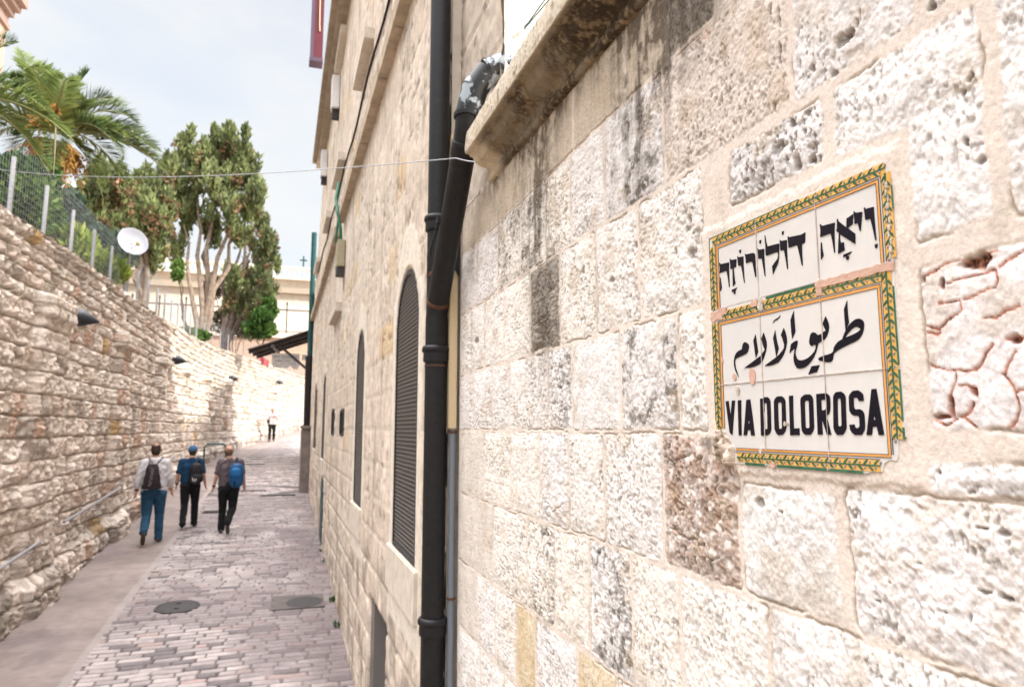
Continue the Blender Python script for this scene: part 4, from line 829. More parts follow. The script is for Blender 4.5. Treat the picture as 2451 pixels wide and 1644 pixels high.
for i, (x, y, w_, d_, lb) in enumerate([(607, 1112, .75, .22, 'farthest'), (600, 1176, .8, .2, 'middle left'), (665, 1187, .9, .28, 'nearest the pier'), (515, 1226, .5, .28, 'beside the grey shirt')]):
    g = onG(x, y); b = MB(); b.box((-w_/2, -d_/2, -.05), (w_/2, d_/2, 0)); [b.box((-w_/2+.03, -d_/2+.04+k*.07, .0005), (w_/2-.03, -d_/2+.06+k*.07, .006)) for k in range(int(d_/.08))]
    o = b.build('drain_cover', M['iron']); lay(o, g[0], g[1], .026); tag(o, 'small flat iron drain cover in the setts, %s of the four' % lb, 'drain cover', 'drain covers up the lane')
# weeds at the foot of the right wall
for i, (x, y, s) in enumerate([(778, 1345, .06), (802, 1440, .11), (812, 1500, .08), (770, 1320, .05)]):
    g = onG(x, y); r = random.Random(i); b = MB()
    for k in range(26):
        a = r.uniform(0, 6.28); l_ = s*r.uniform(.5, 1.1); p = Vector((min(.765, g[0]-.02)+r.uniform(-.05, .03), g[1]+r.uniform(-.08, .08), G(g[1])+.005)); d = Vector((math.cos(a)*.6-.2, math.sin(a)*.6, 1)).normalized(); sd = d.cross(Vector((0, 0, 1))).normalized()*l_*.16
        b.add([p, p+d*l_*.5+sd, p+d*l_, p+d*l_*.5-sd], [(0, 1, 2, 3)])
    tag(b.build('weed', mat('weed_green', (.06, .11, .03), .7, trans=.3) if i == 0 else bpy.data.materials['weed_green']), 'tuft of green weed at the foot of the cream wall, %s' % ['second from the far end', 'second nearest the drainpipe', 'nearest the drainpipe', 'farthest and smallest'][i], 'weed', 'weeds along the wall foot')

# handrails, wall lamps, hoop barrier
for i, (ya, za, yb, zb_) in enumerate([(7.6, 1.30, 10.15, 1.47), (11.1, 1.585, 14.6, 1.775), (15.75, 1.84, 21.6, 2.11)]):
    t = thing('handrail', 'steel tube handrail on the old wall, ' + ['nearest, cut by the left edge of the view', 'middle length beside the plinth', 'farthest length, behind the man in the white hoodie'][i], 'handrail', (-2.8, ya, za), 'handrails along the old wall')
    b = MB(); b.tube([(-2.78, ya, za), (-2.78, yb, zb_)], .019, 10); b.build('tube', M['steel'], t, True)
    for k in range(3):
        f = (.08, .5, .92)[k]; y, z = lerp(ya, yb, f), lerp(za, zb_, f); b = MB(); b.tube([(-2.94, y, z-.09), (-2.79, y, z-.085), (-2.78, y, z-.02)], .010, 6); b.build('bracket', M['steel'], t, True)
lampm = mat('black_lamp_paint', (.018, .022, .032), .4, noise=(25, .3), spec=.5)
for i, (y, z, lb) in enumerate([(11.12, 4.44, 'nearest and largest'), (20.3, 4.71, 'second up the lane'), (31.0, 4.97, 'third up the lane, in the sun'), (40.4, 5.45, 'farthest, near the awning')]):
    x = float(XL(y)); dx = float(XL(y+.2)-XL(y-.2))/.4; t = thing('wall_lamp', 'black cone shaped wall lamp on the old wall, ' + lb, 'lamp', (x, y, z), 'cone lamps along the old wall')
    b = MB(); b.lathe((0, 0, 0), [(.0, .27), (.012, .265), (.118, .06), (.127, .035), (.125, -.02), (.0, -.02)], axis='X', n=24)
    o = b.build('shade', lampm, None, True); o.parent = t
    b = MB(); b.lathe((0, 0, 0), [(.07, -.12), (.07, -.02), (.0, -.019)], axis='X', n=16); o = b.build('wall_mount', M['iron'], None, True); o.parent = t
    t.location = (x+.15, y, z); t.rotation_euler = (0, R(12), -math.atan(dx))
hb = thing('hoop_barrier', 'small green metal hoop barrier beyond the man in the blue cap', 'barrier', (-1.75, 22.6, G(22.6)))
z0 = G(22.6)
b = MB(); b.tube([(-2.15, 22.6, z0), (-2.15, 22.6, z0+.95), (-2.08, 22.6, z0+1.05), (-1.62, 22.6, z0+1.05), (-1.55, 22.6, z0+.95), (-1.55, 22.6, z0+.42), (-1.30, 22.5, z0+.40), (-1.27, 22.5, z0)], .024, 8); b.build('hoop', M['teal'], hb, True)
b = MB(); b.box((-1.78, 22.57, z0+.34), (-1.28, 22.63, z0+.50)); b.build('sign_plate', M['white'], hb, bevel=.01)

# fence on the wall
fe = thing('fence', 'wire mesh fence with grey steel posts along the top of the old wall', 'fence', (-3.1, 20, TOP(20)))
fy = [5.6+1.16*k for k in range(18)]; y = fy[-1]
while y < 50: y += 1.45; fy.append(y)
for y in fy:
    x = float(XL(y))-.10; z = float(TOP(y)); b = MB(); b.tube([(x, y, z-.15), (x, y, z+.74)], .026, 8); b.build('post', M['steel'], fe, True)
b = MB(); r = random.Random(3); y = 5.6; vs = []; fs = []
while y < 50:
    x = float(XL(y))-.13; z = float(TOP(y)); w_ = .0011; n_ = len(vs)
    vs += [(x-w_, y, z+.02), (x+w_, y, z+.02), (x, y+w_*1.7, z+.02), (x-w_, y, z+1.0), (x+w_, y, z+1.0), (x, y+w_*1.7, z+1.0)]; fs += [(n_, n_+1, n_+4, n_+3), (n_+1, n_+2, n_+5, n_+4), (n_+2, n_, n_+3, n_+5)]; y += .08
b.add(vs, fs); yy_ = np.linspace(5.6, 50, 90)
for k in range(13):
    w_ = .0011; ring = [(float(XL(q))-.13, q, float(TOP(q))+.03+.08*k) for q in yy_]; n_ = 0; vs = []; fs = []
    for x, q, z in ring: vs += [(x-w_, q, z), (x+w_, q, z), (x, q, z+w_*1.7)]
    for j in range(len(ring)-1):
        for e in range(3): fs.append((3*j+e, 3*j+(e+1) % 3, 3*j+3+(e+1) % 3, 3*j+3+e))
    b.add(vs, fs)
b.build('wire_mesh', M['steel'], fe)

# satellite dish on a pole
dc = onY(314, 582, 14.8); ds = thing('satellite_dish', 'white satellite dish with faint blue lettering on a thin pole above the wall', 'satellite dish', tuple(dc))
nd = Vector((.50, -.84, .22)).normalized(); q4 = nd.to_track_quat('Z', 'Y')
b = MB(); rr = .275; prf = [(0, 0)]+[(rr*k/10, .10*(k/10)**2) for k in range(1, 11)]+[(rr+.008, .102), (rr+.006, .090)]+[(rr*k/10, .10*(k/10)**2-.010) for k in range(9, 0, -1)]+[(0, -.01)]
b.lathe((0, 0, 0), prf, n=40); o = b.build('reflector', mat('dish_paint', (.44, .46, .53), .6), None, True); o.parent = ds; o.rotation_euler = q4.to_euler()
bl = mat('faded_blue_print', (.30, .38, .66), .6); b = MB()
for k, (u0, w_, v0, v1) in enumerate([(-.10, .018, -.02, .03), (-.075, .015, -.02, .012), (-.052, .007, -.02, .034), (-.038, .016, -.02, .012), (-.015, .015, -.02, .012), (.008, .015, -.02, .012), (.03, .018, .02, .034), (.055, .007, -.035, .034), (.068, .02, -.03, .01)]):
    b.box((u0, .075+v0, .0085), (u0+w_, .075+v1, .0115))
o = b.build('lettering', bl, None); o.parent = ds; o.rotation_euler = q4.to_euler()
b = MB(); b.tube([nd*.02, nd*.02+Vector((0, .0, -.10)), nd*.34+Vector((0, 0, -.16))], .010, 6); o = b.build('feed_arm', M['steel'], None, True); o.parent = ds
b = MB(); b.ell(nd*.35+Vector((0, 0, -.15)), (.035, .035, .045)); o = b.build('feed_horn', mat('ochre_plastic', (.45, .38, .16), .6), None, True); o.parent = ds
b = MB(); b.tube([Vector((-.02, .05, -1.25)), Vector((-.02, .05, .02)), Vector((0, .0, 0))-nd*.012], .018, 8); o = b.build('pole', M['steel'], None, True); o.parent = ds

# ------------------------------------------------------------------ awning, board, second building round the bend, distant facade
sb = thing('stone_building', 'stone house round the bend, mostly hidden behind the tall cream building', 'building', (4, 25, G(25)))
b = MB(); b.box((1.02, 20.6, .6), (6, 29.5, 7.0)); b.build('walls', M['facade'], sb)
aw = thing('awning', 'dark rusty corrugated iron awning jutting over the lane from the right', 'awning', (0, 28, 5))
A0 = onY(592, 836, 26); A1 = onY(737, 791, 26); A1[0] += .35; A1[2] += .12; D_ = np.array([.2, 4.6, .22])
gu, gv = np.meshgrid(np.linspace(0, 1, 24), np.linspace(0, 1, 90), indexing='ij')
Pw = A0+(A1-A0)*gu[..., None]+D_*gv[..., None]; Pw[..., 2] += .035*np.sin(gv*2*math.pi*15)
link('corrugated_sheet', gridmesh('corrugated_sheet', Pw), M['wood'], aw)
b = MB()
for v in (.12, .5, .88): a, c = A0+D_*v, A1+D_*v; b.tube([a+np.array([0, 0, -.09]), c+np.array([0, 0, -.09])], .05, 6)
for u_ in (.35, .95): a = A0+(A1-A0)*u_; b.tube([a+np.array([0, 0, -.15]), a+D_+np.array([0, 0, -.15])], .06, 6)
b.build('beam', M['iron'], aw)
b = MB(); b.tube([A0+(A1-A0)*.42+D_*.12+np.array([0, 0, -.12]), np.array([1.03, 26.5, 4.9])], .05, 6); b.build('brace', M['iron'], aw)
B0 = onY(648, 882, 27); B1 = onY(717, 848, 27)
sgb = thing('sign_board', 'torn white notice board with rows of faded lettering hung under the awning', 'sign', (B0[0], 27, B0[2]))
x0, x1, z0, z1 = B0[0], B1[0], B0[2], B1[2]
fy2 = lambda u, v, y: (u, y, v)
b = MB(); prism(b, [(x0, z1), (x1, z1+.02), (x1+.01, z0+.15), (x1-.06, z0-.02), (x1-.22, z0), (x1-.30, z0+.16), (x1-.40, z0+.02), (x0+.06, z0+.05), (x0+.03, z0+.2)], [], fy2, 26.97, 27.0); b.build('board', M['white'], sgb)
b = MB(); r = random.Random(12)
for k, (zz0, hh_, st, dn) in enumerate([(z1-.17, .10, .075, .9), (z1-.30, .065, .05, .8), (z1-.40, .055, .045, .75), (z1-.50, .05, .045, .6)]):
    x = x0+.08
    while x < x1-.10:
        if r.random() < dn:
            b.box((x, 26.962, zz0), (x+st*.22, 26.969, zz0+hh_)); 
            if r.random() < .7: b.box((x+st*.22, 26.962, zz0+hh_*r.choice([0, .4, .8])), (x+st*.65, 26.969, zz0+hh_*.2+hh_*r.choice([0, .4, .8])))
            if r.random() < .5: b.box((x+st*.65, 26.962, zz0), (x+st*.8, 26.969, zz0+hh_))
        x += st*(1.05 if r.random() < .85 else 1.9)
b.build('lettering', mat('faded_ink', (.26, .30, .34), .8), sgb)
b = MB(); b.box((x1+.09, 26.9, z1-.22), (x1+.26, 26.95, z1-.02)); tag(b.build('notice', M['white']), 'small square white notice beside the torn board under the awning', 'notice')
b = MB(); b.tube([(.93, 26.6, 2.0), (.93, 26.6, 6.3)], .10, 8); tag(b.build('awning_post', M['blackpipe']), 'dark iron post holding the inner corner of the awning', 'post')
sg2 = thing('red_banner', 'faded red cloth tied to the fence before the awning', 'cloth', (onY(630, 868, 37)[0], 37, 6.4))
a = onY(621, 850, 37.0); c = onY(643, 868, 37.0); b = MB(); pu = np.linspace(0, 1, 10)
b2 = gridmesh('cloth', np.stack([np.stack([lerp(a[0], c[0], pu), 37+.05*np.sin(pu*9)+.0*pu, lerp(a[2], a[2]-.25, pu)+dz], -1) for dz in (0, -.18, -.36)], 1)); link('cloth', b2, mat('faded_red_cloth', (.42, .10, .12), .9), sg2)

fb = thing('distant_building', 'broad sunlit cream building with a balustraded roof closing the view behind the trees', 'building', (-6, 64, 5))
zt = onY(700, 640, 62)[2]; zl = onY(700, 704, 62)[2]
b = MB(); b.box((-34, 62, 2), (16, 70, zt-1.2)); b.build('walls', M['facade'], fb)
b = MB(); b.box((-34, 61.6, zl), (16, 62, zl+.28)); b.box((-34, 61.7, zl+.281), (16, 62, zl+.5)); b.build('string_course', mat('shadowed_course', (.40, .34, .27), .9), fb)  # course coloured darker, painting in the ledge's shadow line
b = MB(); b.box((-34, 61.5, zt-1.2), (16, 70, zt-.95)); b.box((-34, 61.7, zt-.22), (16, 62.1, zt)); [b.box((-33.9+.42*k, 61.78, zt-.95), (-33.75+.42*k, 62.0, zt-.22)) for k in range(118)]; b.build('balustrade', M['facade'], fb)
for k in range(9):
    x = -30+4.6*k; b = MB(); prism(b, [(x, 8), (x+1.3, 8), (x+1.3, 10.6), (x+.65, 11.3), (x, 10.6)], [], fy2, 61.96, 61.99); b.build('window', mat('dim_glass', (.08, .08, .09), .3) if k == 0 else bpy.data.materials['dim_glass'], fb)
cr_ = onY(726, 637, 62); b = MB(); b.box((cr_[0]-.06, 61.8, cr_[2]-.1), (cr_[0]+.06, 61.92, cr_[2]+.85)); b.box((cr_[0]-.3, 61.801, cr_[2]+.42), (cr_[0]-.061, 61.919, cr_[2]+.54)); b.box((cr_[0]+.061, 61.801, cr_[2]+.42), (cr_[0]+.3, 61.919, cr_[2]+.54))
tag(b.build('roof_cross', M['teal']), 'small teal cross standing on the roof of the distant building', 'cross')
zr = onY(700, 742, 57)[2]; zp = onY(700, 800, 57)[2]
b = MB(); b.box((-12, 57.0, 3), (10, 57.5, zp-.35)); o = b.build('terrace_wall', mat('pinkish_terrace_stone', (.50, .36, .28), .9, noise=(2, .2)), None); tag(o, 'pinkish terrace wall below the distant railing', 'wall')
b = MB(); b.box((-12, 56.8, zp-.35), (10, 57.6, zp)); link('coping', b.mesh('coping'), M['facade'], o)
rl = thing('iron_railing', 'spiked dark iron railing on the terrace in front of the distant building', 'railing', (-1, 57.2, zp))
b = MB(); b.box((-12, 57.17, zr-.05), (10, 57.23, zr+.05)); b.box((-12, 57.17, zp+.2), (10, 57.23, zp+.26)); b.build('rail', M['iron'], rl)
for k in range(12):
    x = -11+1.85*k; b = MB(); b.box((x-.045, 57.14, zp), (x+.045, 57.26, zr+.45)); b.lathe((x, 57.2, zr+.45), [(.09, 0), (.07, .12), (0, .28)], n=8); b.build('post', M['iron'], rl)
tl = thing('stone_tower', 'pink stone corner of a tall building with stepped cornice at the top left', 'building', (-20, 42, 5))
b = MB(); b.box((-30, 38, 3), (-16.55, 46, 26.6)); b.build('walls', mat('pink_stone', (.56, .41, .32), .9, noise=(.9, .12), bump=(5, .4, .05)), tl)
b = MB(); b.box((-30, 37.85, 26.6), (-16.40, 46.1, 26.9)); b.box((-30, 37.9, 26.901), (-16.52, 46.05, 27.5)); b.box((-30, 37.7, 27.501), (-16.28, 46.2, 27.9)); b.box((-30, 37.45, 27.901), (-16.0, 46.3, 28.3)); b.box((-30, 37.2, 28.301), (-15.7, 46.4, 28.9)); b.build('cornice', mat('pink_cornice', (.40, .28, .24), .9, noise=(2, .15)), tl)
hc = onY(140, 530, 32); hs = thing('white_house', 'small pale house with a grey shuttered window glimpsed through the garden shrubs', 'house', (hc[0], 34, 5.5))
b = MB(); b.box((hc[0]-1.2, 32, 5), (hc[0]+.5, 35, hc[2]+1.4)); b.build('walls', M['facade'], hs)
b = MB(); b.box((hc[0]-.45, 31.93, hc[2]-.4), (hc[0]+.1, 31.99, hc[2]+.35)); b.build('window', mat('grey_shutter', (.20, .22, .27), .6), hs)
b = MB(); b.box((hc[0]-1.4, 31.8, hc[2]+1.401), (hc[0]+.7, 35.2, hc[2]+1.65)); b.build('roof', M['facade'], hs)

# ------------------------------------------------------------------ planting
LEAF = mat('conifer_leaf', attr=True, rough=.65, spec=.25, trans=.25)
FROND = mat('palm_leaf', attr=True, rough=.45, spec=.4, trans=.30)
BARK = mat('grey_bark', (.30, .235, .185), .95, noise=(7, .45), bump=(16, 1., .04))
BARKD = mat('dark_bark', (.13, .10, .085), .95, noise=(7, .4), bump=(16, 1., .04))
def leafcloud(clumps, size, cols, seed, up=.75, aspect=.30, shell=.55, dens=1.):
    """clumps: (centre, radii, count). Small pointed leaf sprays pointing up and outward."""
    g = np.random.default_rng(seed); Vs = []; Cs = []
    for c, r, n in clumps:
        n = int(n*dens); d = g.normal(size=(n, 3)); d /= np.linalg.norm(d, axis=1)[:, None]
        rad = shell+(1-shell)*g.random(n)**.5; rad *= .75+.45*vn(d[:, 0]*2.3+c[0]*3+7, d[:, 2]*2.3+d[:, 1]*1.7+c[2], 3)   # lumpy outline
        p = np.array(c)+d*np.array(r)*rad[:, None]
        ax = d*(1-up)+np.array([0, 0, up])+g.normal(size=(n, 3))*.28; ax /= np.linalg.norm(ax, axis=1)[:, None]
        sd = np.cross(ax, g.normal(size=(n, 3))); sd /= np.linalg.norm(sd, axis=1)[:, None]
        L_ = size*(.6+.8*g.random(n)); w_ = L_*aspect
        q = np.stack([p, p+ax*(L_*.45)[:, None]+sd*w_[:, None], p+ax*L_[:, None], p+ax*(L_*.45)[:, None]-sd*w_[:, None]], 1)
        t = g.random(n); ct = g.random()
        k = np.clip(t*.7+ct*.5-.1, 0, .999)*(len(cols)-1); i0 = k.astype(int); f = (k-i0)[:, None]; ca = np.array(cols)
        cl = ca[i0]*(1-f)+ca[np.minimum(i0+1, len(cols)-1)]*f
        Vs.append(q.reshape(-1, 3)); Cs.append(np.repeat(cl, 4, 0))
    V = np.concatenate(Vs); return V, np.arange(len(V)).reshape(-1, 4), np.concatenate(Cs)
def cloudmesh(name, m, parent, *a, **k):
    V, F, c = leafcloud(*a, **k); return link(name, npmesh(name, V, F, c, smooth=False), m, parent)
def px_clumps(lst, Y, dy, per, seed, k=1.0):
    r = random.Random(seed); out = []
    for cx, cy, rx, ry in lst:
        y = Y+r.uniform(-dy, dy); c = onY(cx, cy, y); s = y/1634.*1.05
        out.append((c, (rx*s*k, min(rx, ry)*s*k*1.1, ry*s*k), per*max(.3, rx*ry/2000)))
    return out
def limbs(mb, base, tips, r0, r1, seed, wob=.25):
    r = random.Random(seed)
    for t in tips:
        b_, t_ = Vector(base), Vector(t); pts = []; n = 6
        for k in range(n+1):
            f = k/n; p = b_.lerp(t_, f); p.z = b_.z+(t_.z-b_.z)*f**.85
            p += Vector((r.uniform(-1, 1), r.uniform(-1, 1), 0))*wob*math.sin(f*math.pi)
            pts.append(p)
        mb.tube(pts, [lerp(r0, r1, k/n) for k in range(n+1)], 8)
CY1 = [(.07, .09, .045), (.14, .17, .07), (.23, .27, .11), (.34, .38, .16)]
CYB = [(.05, .055, .025), (.13, .10, .05), (.30, .17, .10), (.42, .25, .15)]
def cypress(label, Y, dy, lst, spikes, trunk, tips, seed, cols, tr0, bark, per=900, brown=.22, size=.20):
    bpt = onY(trunk[0], trunk[1], Y); z0 = float(TOP(Y))-.1; base = (bpt[0], Y, z0)
    t = thing('cypress_tree', label, 'tree', base, 'cypress trees above the old wall')
    mb = MB(); limbs(mb, base, [onY(a, b_, Y+dz) for a, b_, dz in tips], tr0, tr0*.2, seed, .16); mb.build('trunk', bark, t, True)
    cl = px_clumps(lst, Y, dy, per, seed, .86); sp_ = px_clumps(spikes, Y, dy*.4, per, seed+1)
    g = np.random.default_rng(seed); pl = []; cn = []
    for c, r_, n in cl:
        m = int(5+n/120)
        for k in range(m):
            d = g.normal(size=3); d /= np.linalg.norm(d); p = np.array(c)+d*np.array(r_)*g.uniform(.45, 1.0); w = g.uniform(.09, .17); h = g.uniform(.30, .62)
            pl.append((p-np.array([0, 0, .12]), (w, w, h), 95 if d[1] < .5 else 50))
            if g.random() < brown*1.6: q = p+d*np.array([.12, .12, -.05])+np.array([0, 0, -.1]); cn.append((q, (.13, .13, .2), 34))
    cloudmesh('crown', LEAF, t, pl+[(c, (max(r_[0], .08), max(r_[1], .08), r_[2]*1.1), 220) for c, r_, n in sp_], size, cols, seed, up=.86, aspect=.2, shell=.25)
    cloudmesh('cones', LEAF, t, cn, size*.5, CYB, seed+5, up=.2, aspect=.6, shell=.5)
    return t
cypress('tallest cypress with several pale bare stems rising from the wall top', 28, .9,
        [(455, 365, 34, 45), (500, 358, 32, 42), (545, 358, 40, 46), (583, 365, 22, 40), (600, 410, 30, 50), (560, 425, 42, 48), (505, 430, 42, 45), (450, 430, 38, 55), (432, 510, 34, 55), (470, 520, 36, 50), (540, 490, 42, 42), (600, 480, 28, 50), (575, 550, 24, 36), (520, 545, 28, 30), (425, 585, 22, 30), (624, 470, 12, 34), (480, 400, 30, 30), (530, 320+70, 30, 30), (425, 450, 20, 40)],
        [(458, 322, 7, 18), (513, 318, 7, 18), (548, 314, 8, 20), (556, 322, 6, 16), (588, 324, 9, 22), (440, 340, 6, 12), (530, 335, 7, 14)],
        (482, 800), [(475, 440, 0), (520, 420, .3), (560, 450, -.3), (500, 530, .5), (590, 490, 0), (440, 540, 0)], 11, CY1, .13, BARK, 1500)
cypress('drooping dark cypress leaning right behind the tallest one', 33, .9,
        [(618, 560, 28, 46), (640, 610, 28, 44), (612, 655, 40, 48), (648, 675, 22, 34), (585, 700, 40, 42), (605, 750, 36, 30), (560, 720, 30, 34), (630, 720, 26, 34), (560, 660, 22, 40), (640, 560, 14, 30)],
        [(636, 535, 7, 20), (655, 585, 7, 18), (665, 640, 6, 20), (620, 522, 7, 16)],
        (535, 805), [(600, 600, 0), (560, 640, .3), (620, 680, -.2), (580, 560, .2), (540, 620, 0), (600, 540, 0)], 23, CY1[:3], .15, BARKD, 1500)
cypress('brown speckled cypress with a dark leaning trunk left of the dish', 21, .9,
        [(245, 435, 26, 36), (215, 465, 30, 36), (265, 490, 34, 36), (205, 520, 36, 34), (235, 540, 36, 30), (180, 545, 24, 24), (290, 455, 18, 36), (170, 500, 18, 28)],
        [(240, 398, 7, 16), (275, 420, 7, 16), (215, 425, 6, 14)],
        (262, 690), [(285, 460, 0), (240, 500, .3), (215, 480, -.3), (275, 540, 0)], 31, CY1, .16, BARKD, 1500, .35)
cypress('twin topped cypress behind the satellite dish', 24, .9,
        [(350, 455, 28, 40), (345, 510, 34, 40), (385, 540, 24, 44), (330, 550, 30, 34), (375, 595, 30, 30), (345, 610, 32, 26), (400, 490, 18, 44), (325, 480, 22, 30), (395, 440, 14, 40)],
        [(398, 392, 7, 22), (414, 396, 6, 20), (352, 418, 7, 16), (330, 430, 6, 14)],
        (335, 735), [(350, 480, 0), (380, 560, .3), (340, 560, -.3), (395, 460, 0)], 41, CY1, .12, BARK, 1500, .28)
def bush(label, Y, dy, lst, seed, cols, size=.13, per=900, name='shrub', up=.45, aspect=.34, trunkpx=None):
    c0 = onY(lst[0][0], lst[0][1], Y); z0 = float(TOP(Y))-.1
    t = thing(name, label, 'shrub', (c0[0], Y, z0)); cl = px_clumps(lst, Y, dy, per, seed)
    cloudmesh('foliage', LEAF, t, cl, size, cols, seed, up=up, aspect=aspect, shell=.35)
    mb = MB(); limbs(mb, (c0[0], Y, z0), [tuple(c) for c, _, _ in cl[:5]], .04, .012, seed, .1); mb.build('stem', BARKD, t, True)
GR = [(.03, .07, .02), (.06, .13, .03), (.12, .22, .05), (.22, .32, .08)]
YG = [(.07, .12, .02), (.16, .24, .04), (.30, .38, .07), (.42, .46, .12)]
bush('dense green shrub behind the fence below the palm crown', 13.5, .5, [(60, 470, 50, 50), (100, 440, 32, 44), (40, 420, 40, 40), (110, 510, 26, 34), (20, 480, 30, 40), (85, 540, 26, 22)], 51, GR, .12, 1100)
bush('blue green conifer shrub between the palm and the dish', 18, .5, [(165, 500, 26, 40), (185, 545, 30, 34), (150, 540, 20, 26), (230, 585, 40, 34), (285, 600, 30, 36)], 53, [(.025, .05, .035), (.05, .085, .06), (.09, .13, .09)], .14, 1200, up=.7)
bush('yellow green feathery shrub low behind the fence posts', 14.5, .4, [(190, 590, 26, 34), (215, 620, 34, 28), (170, 580, 18, 22), (250, 640, 34, 24), (275, 660, 26, 20), (130, 560, 24, 18), (150, 575, 20, 18)], 55, YG, .17, 900, up=.7, aspect=.16)
bush('bright green vine hanging beneath the drooping cypress', 32, .4, [(628, 765, 20, 24), (645, 740, 14, 24), (610, 790, 24, 16), (640, 790, 14, 14)], 57, GR, .2, 1300, aspect=.5)
bush('low green plant at the foot of the pale cypress stems', 26, .3, [(450, 800, 26, 12), (480, 806, 20, 10), (428, 640, 10, 14), (425, 660, 8, 10)], 59, GR, .14, 800)
bush('dark understorey shrub behind the fence under the cypresses', 36, .6, [(560, 770, 34, 26), (590, 790, 34, 20), (530, 770, 26, 24), (510, 690, 18, 30)], 61, [(.03, .035, .02), (.07, .06, .035), (.10, .10, .05)], .2, 1200)

PC = onY(128, 312, 14.2)                                    # heart of the palm crown
def frond(name, parent, root, tip, arch, seed, droop=.10, wide=.44, tone=0.):
    r = np.random.default_rng(seed); root = np.array(root); tip = np.array(tip); ctrl = root*.45+tip*.55+np.array([0, 0, arch])
    n = 56; t = np.linspace(0.0, 1, n); P_ = ((1-t)**2)[:, None]*root+(2*t*(1-t))[:, None]*ctrl+(t**2)[:, None]*tip
    T_ = np.gradient(P_, axis=0); T_ /= np.linalg.norm(T_, axis=1)[:, None]
    sd = np.cross(T_, [0, 0, 1.]); sd /= np.linalg.norm(sd, axis=1)[:, None]+1e-6; up = np.cross(sd, T_)
    Vs = []; Cs = []
    dk = np.array([.06, .11, .045]); lt = np.array([.24, .30, .09]); yl = np.array([.46, .43, .13])
    for s in (1, -1):
        for sub in (0, .5):
            i = np.arange(6, n-1); tt = t[i]+sub/n; p = P_[i]+(P_[np.minimum(i+1, n-1)]-P_[i])*sub
            L_ = wide*np.sin(np.clip(.12+tt*.92, 0, 1)*math.pi)**.55*(.8+.4*r.random(len(i)))*(.55+.45*(tt < .96))
            d = T_[i]*(.55+.35*tt)[:, None]+sd[i]*s*.75+up[i]*(.28+.25*r.random((len(i), 1)))+r.normal(size=(len(i), 3))*.09
            d /= np.linalg.norm(d, axis=1)[:, None]; w_ = T_[i]*.021+up[i]*.010
            e = p+d*L_[:, None]-np.array([0, 0, 1])*(droop*L_)[:, None]; mid = p+d*(L_*.5)[:, None]-np.array([0, 0, 1])*(droop*.2*L_)[:, None]
            Vs.append(np.stack([p-w_*.5, mid-w_, e, mid+w_], 1).reshape(-1, 3))
            k = np.clip(r.random(len(i))*.7+tone, 0, 1)[:, None]; c = dk*(1-k)+lt*k; y_ = np.clip((.35-tt)*1.6+tone*.3, 0, .8)[:, None]; c = c*(1-y_)+yl*y_
            Cs.append(np.repeat(c, 4, 0))
    # rachis: a thin triangular rib
    w = .034*(1-t*.85)[:, None]; rb = np.stack([P_-sd*w, P_+sd*w, P_+up*w*.9], 1).reshape(-1, 3); b0 = sum(len(v) for v in Vs)
    F = [np.arange(b0).reshape(-1, 4)]; q = []
    for k in range(n-1):
        for a in range(3): q.append((b0+3*k+a, b0+3*k+(a+1) % 3, b0+3*k+3+(a+1) % 3, b0+3*k+3+a))
    F.append(np.array(q)); Vs.append(rb); Cs.append(np.ones((len(rb), 3))*np.array([.40, .38, .20]))
    return link(name, npmesh(name, np.concatenate(Vs), np.concatenate(F), np.concatenate(Cs), smooth=False), FROND, parent)
def palm(label, crown, tips, trunk_base, seed, extra):
    t = thing('palm_tree', label, 'tree', trunk_base)
    mb = MB(); tb, tc_ = Vector(trunk_base), Vector(crown)-Vector((0, 0, .25)); n = 26
    mb.tube([tb.lerp(tc_, k/n) for k in range(n+1)], [.21+.022*(k % 2)+(.10*(k/n)**6) for k in range(n+1)], 14); mb.build('trunk', BARKD, t, False)
    for k, (x, y, dy, ar, tn) in enumerate(tips):
        tp = onY(x, y, crown[1]+dy); rt = np.array(crown)+(tp-np.array(crown))*.05; frond('frond', t, rt, tp, ar, seed+k, tone=tn)
    r = random.Random(seed)
    for k in range(extra):
        a = r.uniform(0, 6.283); el = r.uniform(-.55, .35); L_ = r.uniform(1.7, 2.5); tp = np.array(crown)+L_*np.array([math.cos(a)*math.cos(el), math.sin(a)*math.cos(el), math.sin(el)])
        if tp[0] > crown[0]+1.6: continue
        frond('frond', t, crown, tp, r.uniform(.3, .8)*math.cos(el), seed+50+k, tone=r.uniform(-.1, .3))
    return t
pt = palm('large date palm with arching fronds and orange fruit stalks above the old wall', PC,
     [(212, 172, .3, .25, -.15), (268, 232, .2, .28, -.15), (335, 297, .5, .62, .05), (352, 324, .8, .35, 0), (294, 378, -.5, .75, -.05), (392, 368, .4, .50, .05), (398, 398, .9, .40, .25), (412, 432, .5, .75, .3), (246, 472, -.2, .60, .35), (128, 420, -1.2, .85, .2), (45, 118, .8, .2, .1), (20, 185, -.6, .35, -.15), (-60, 215, .8, .75, -.1), (-90, 250, .8, .6, .1), (-60, 345, .6, .4, .3), (30, 395, -.6, .6, .2), (143, 214, -.6, .30, -.2), (300, 330, -.2, .35, .35), (205, 240, -.3, .15, .1), (330, 345, 1.2, .5, .2), (300, 260, 1.4, .45, .1), (240, 330, 1.8, .4, .3), (160, 215, 1.5, .3, .15), (95, 190, 1.6, .3, .1)],
     (PC[0]-.25, 14.4, float(TOP(14.4))-.1), 300, 7)
g = np.random.default_rng(9); om = mat('orange_fruit', (.42, .22, .055), .6, noise=(30, .35))
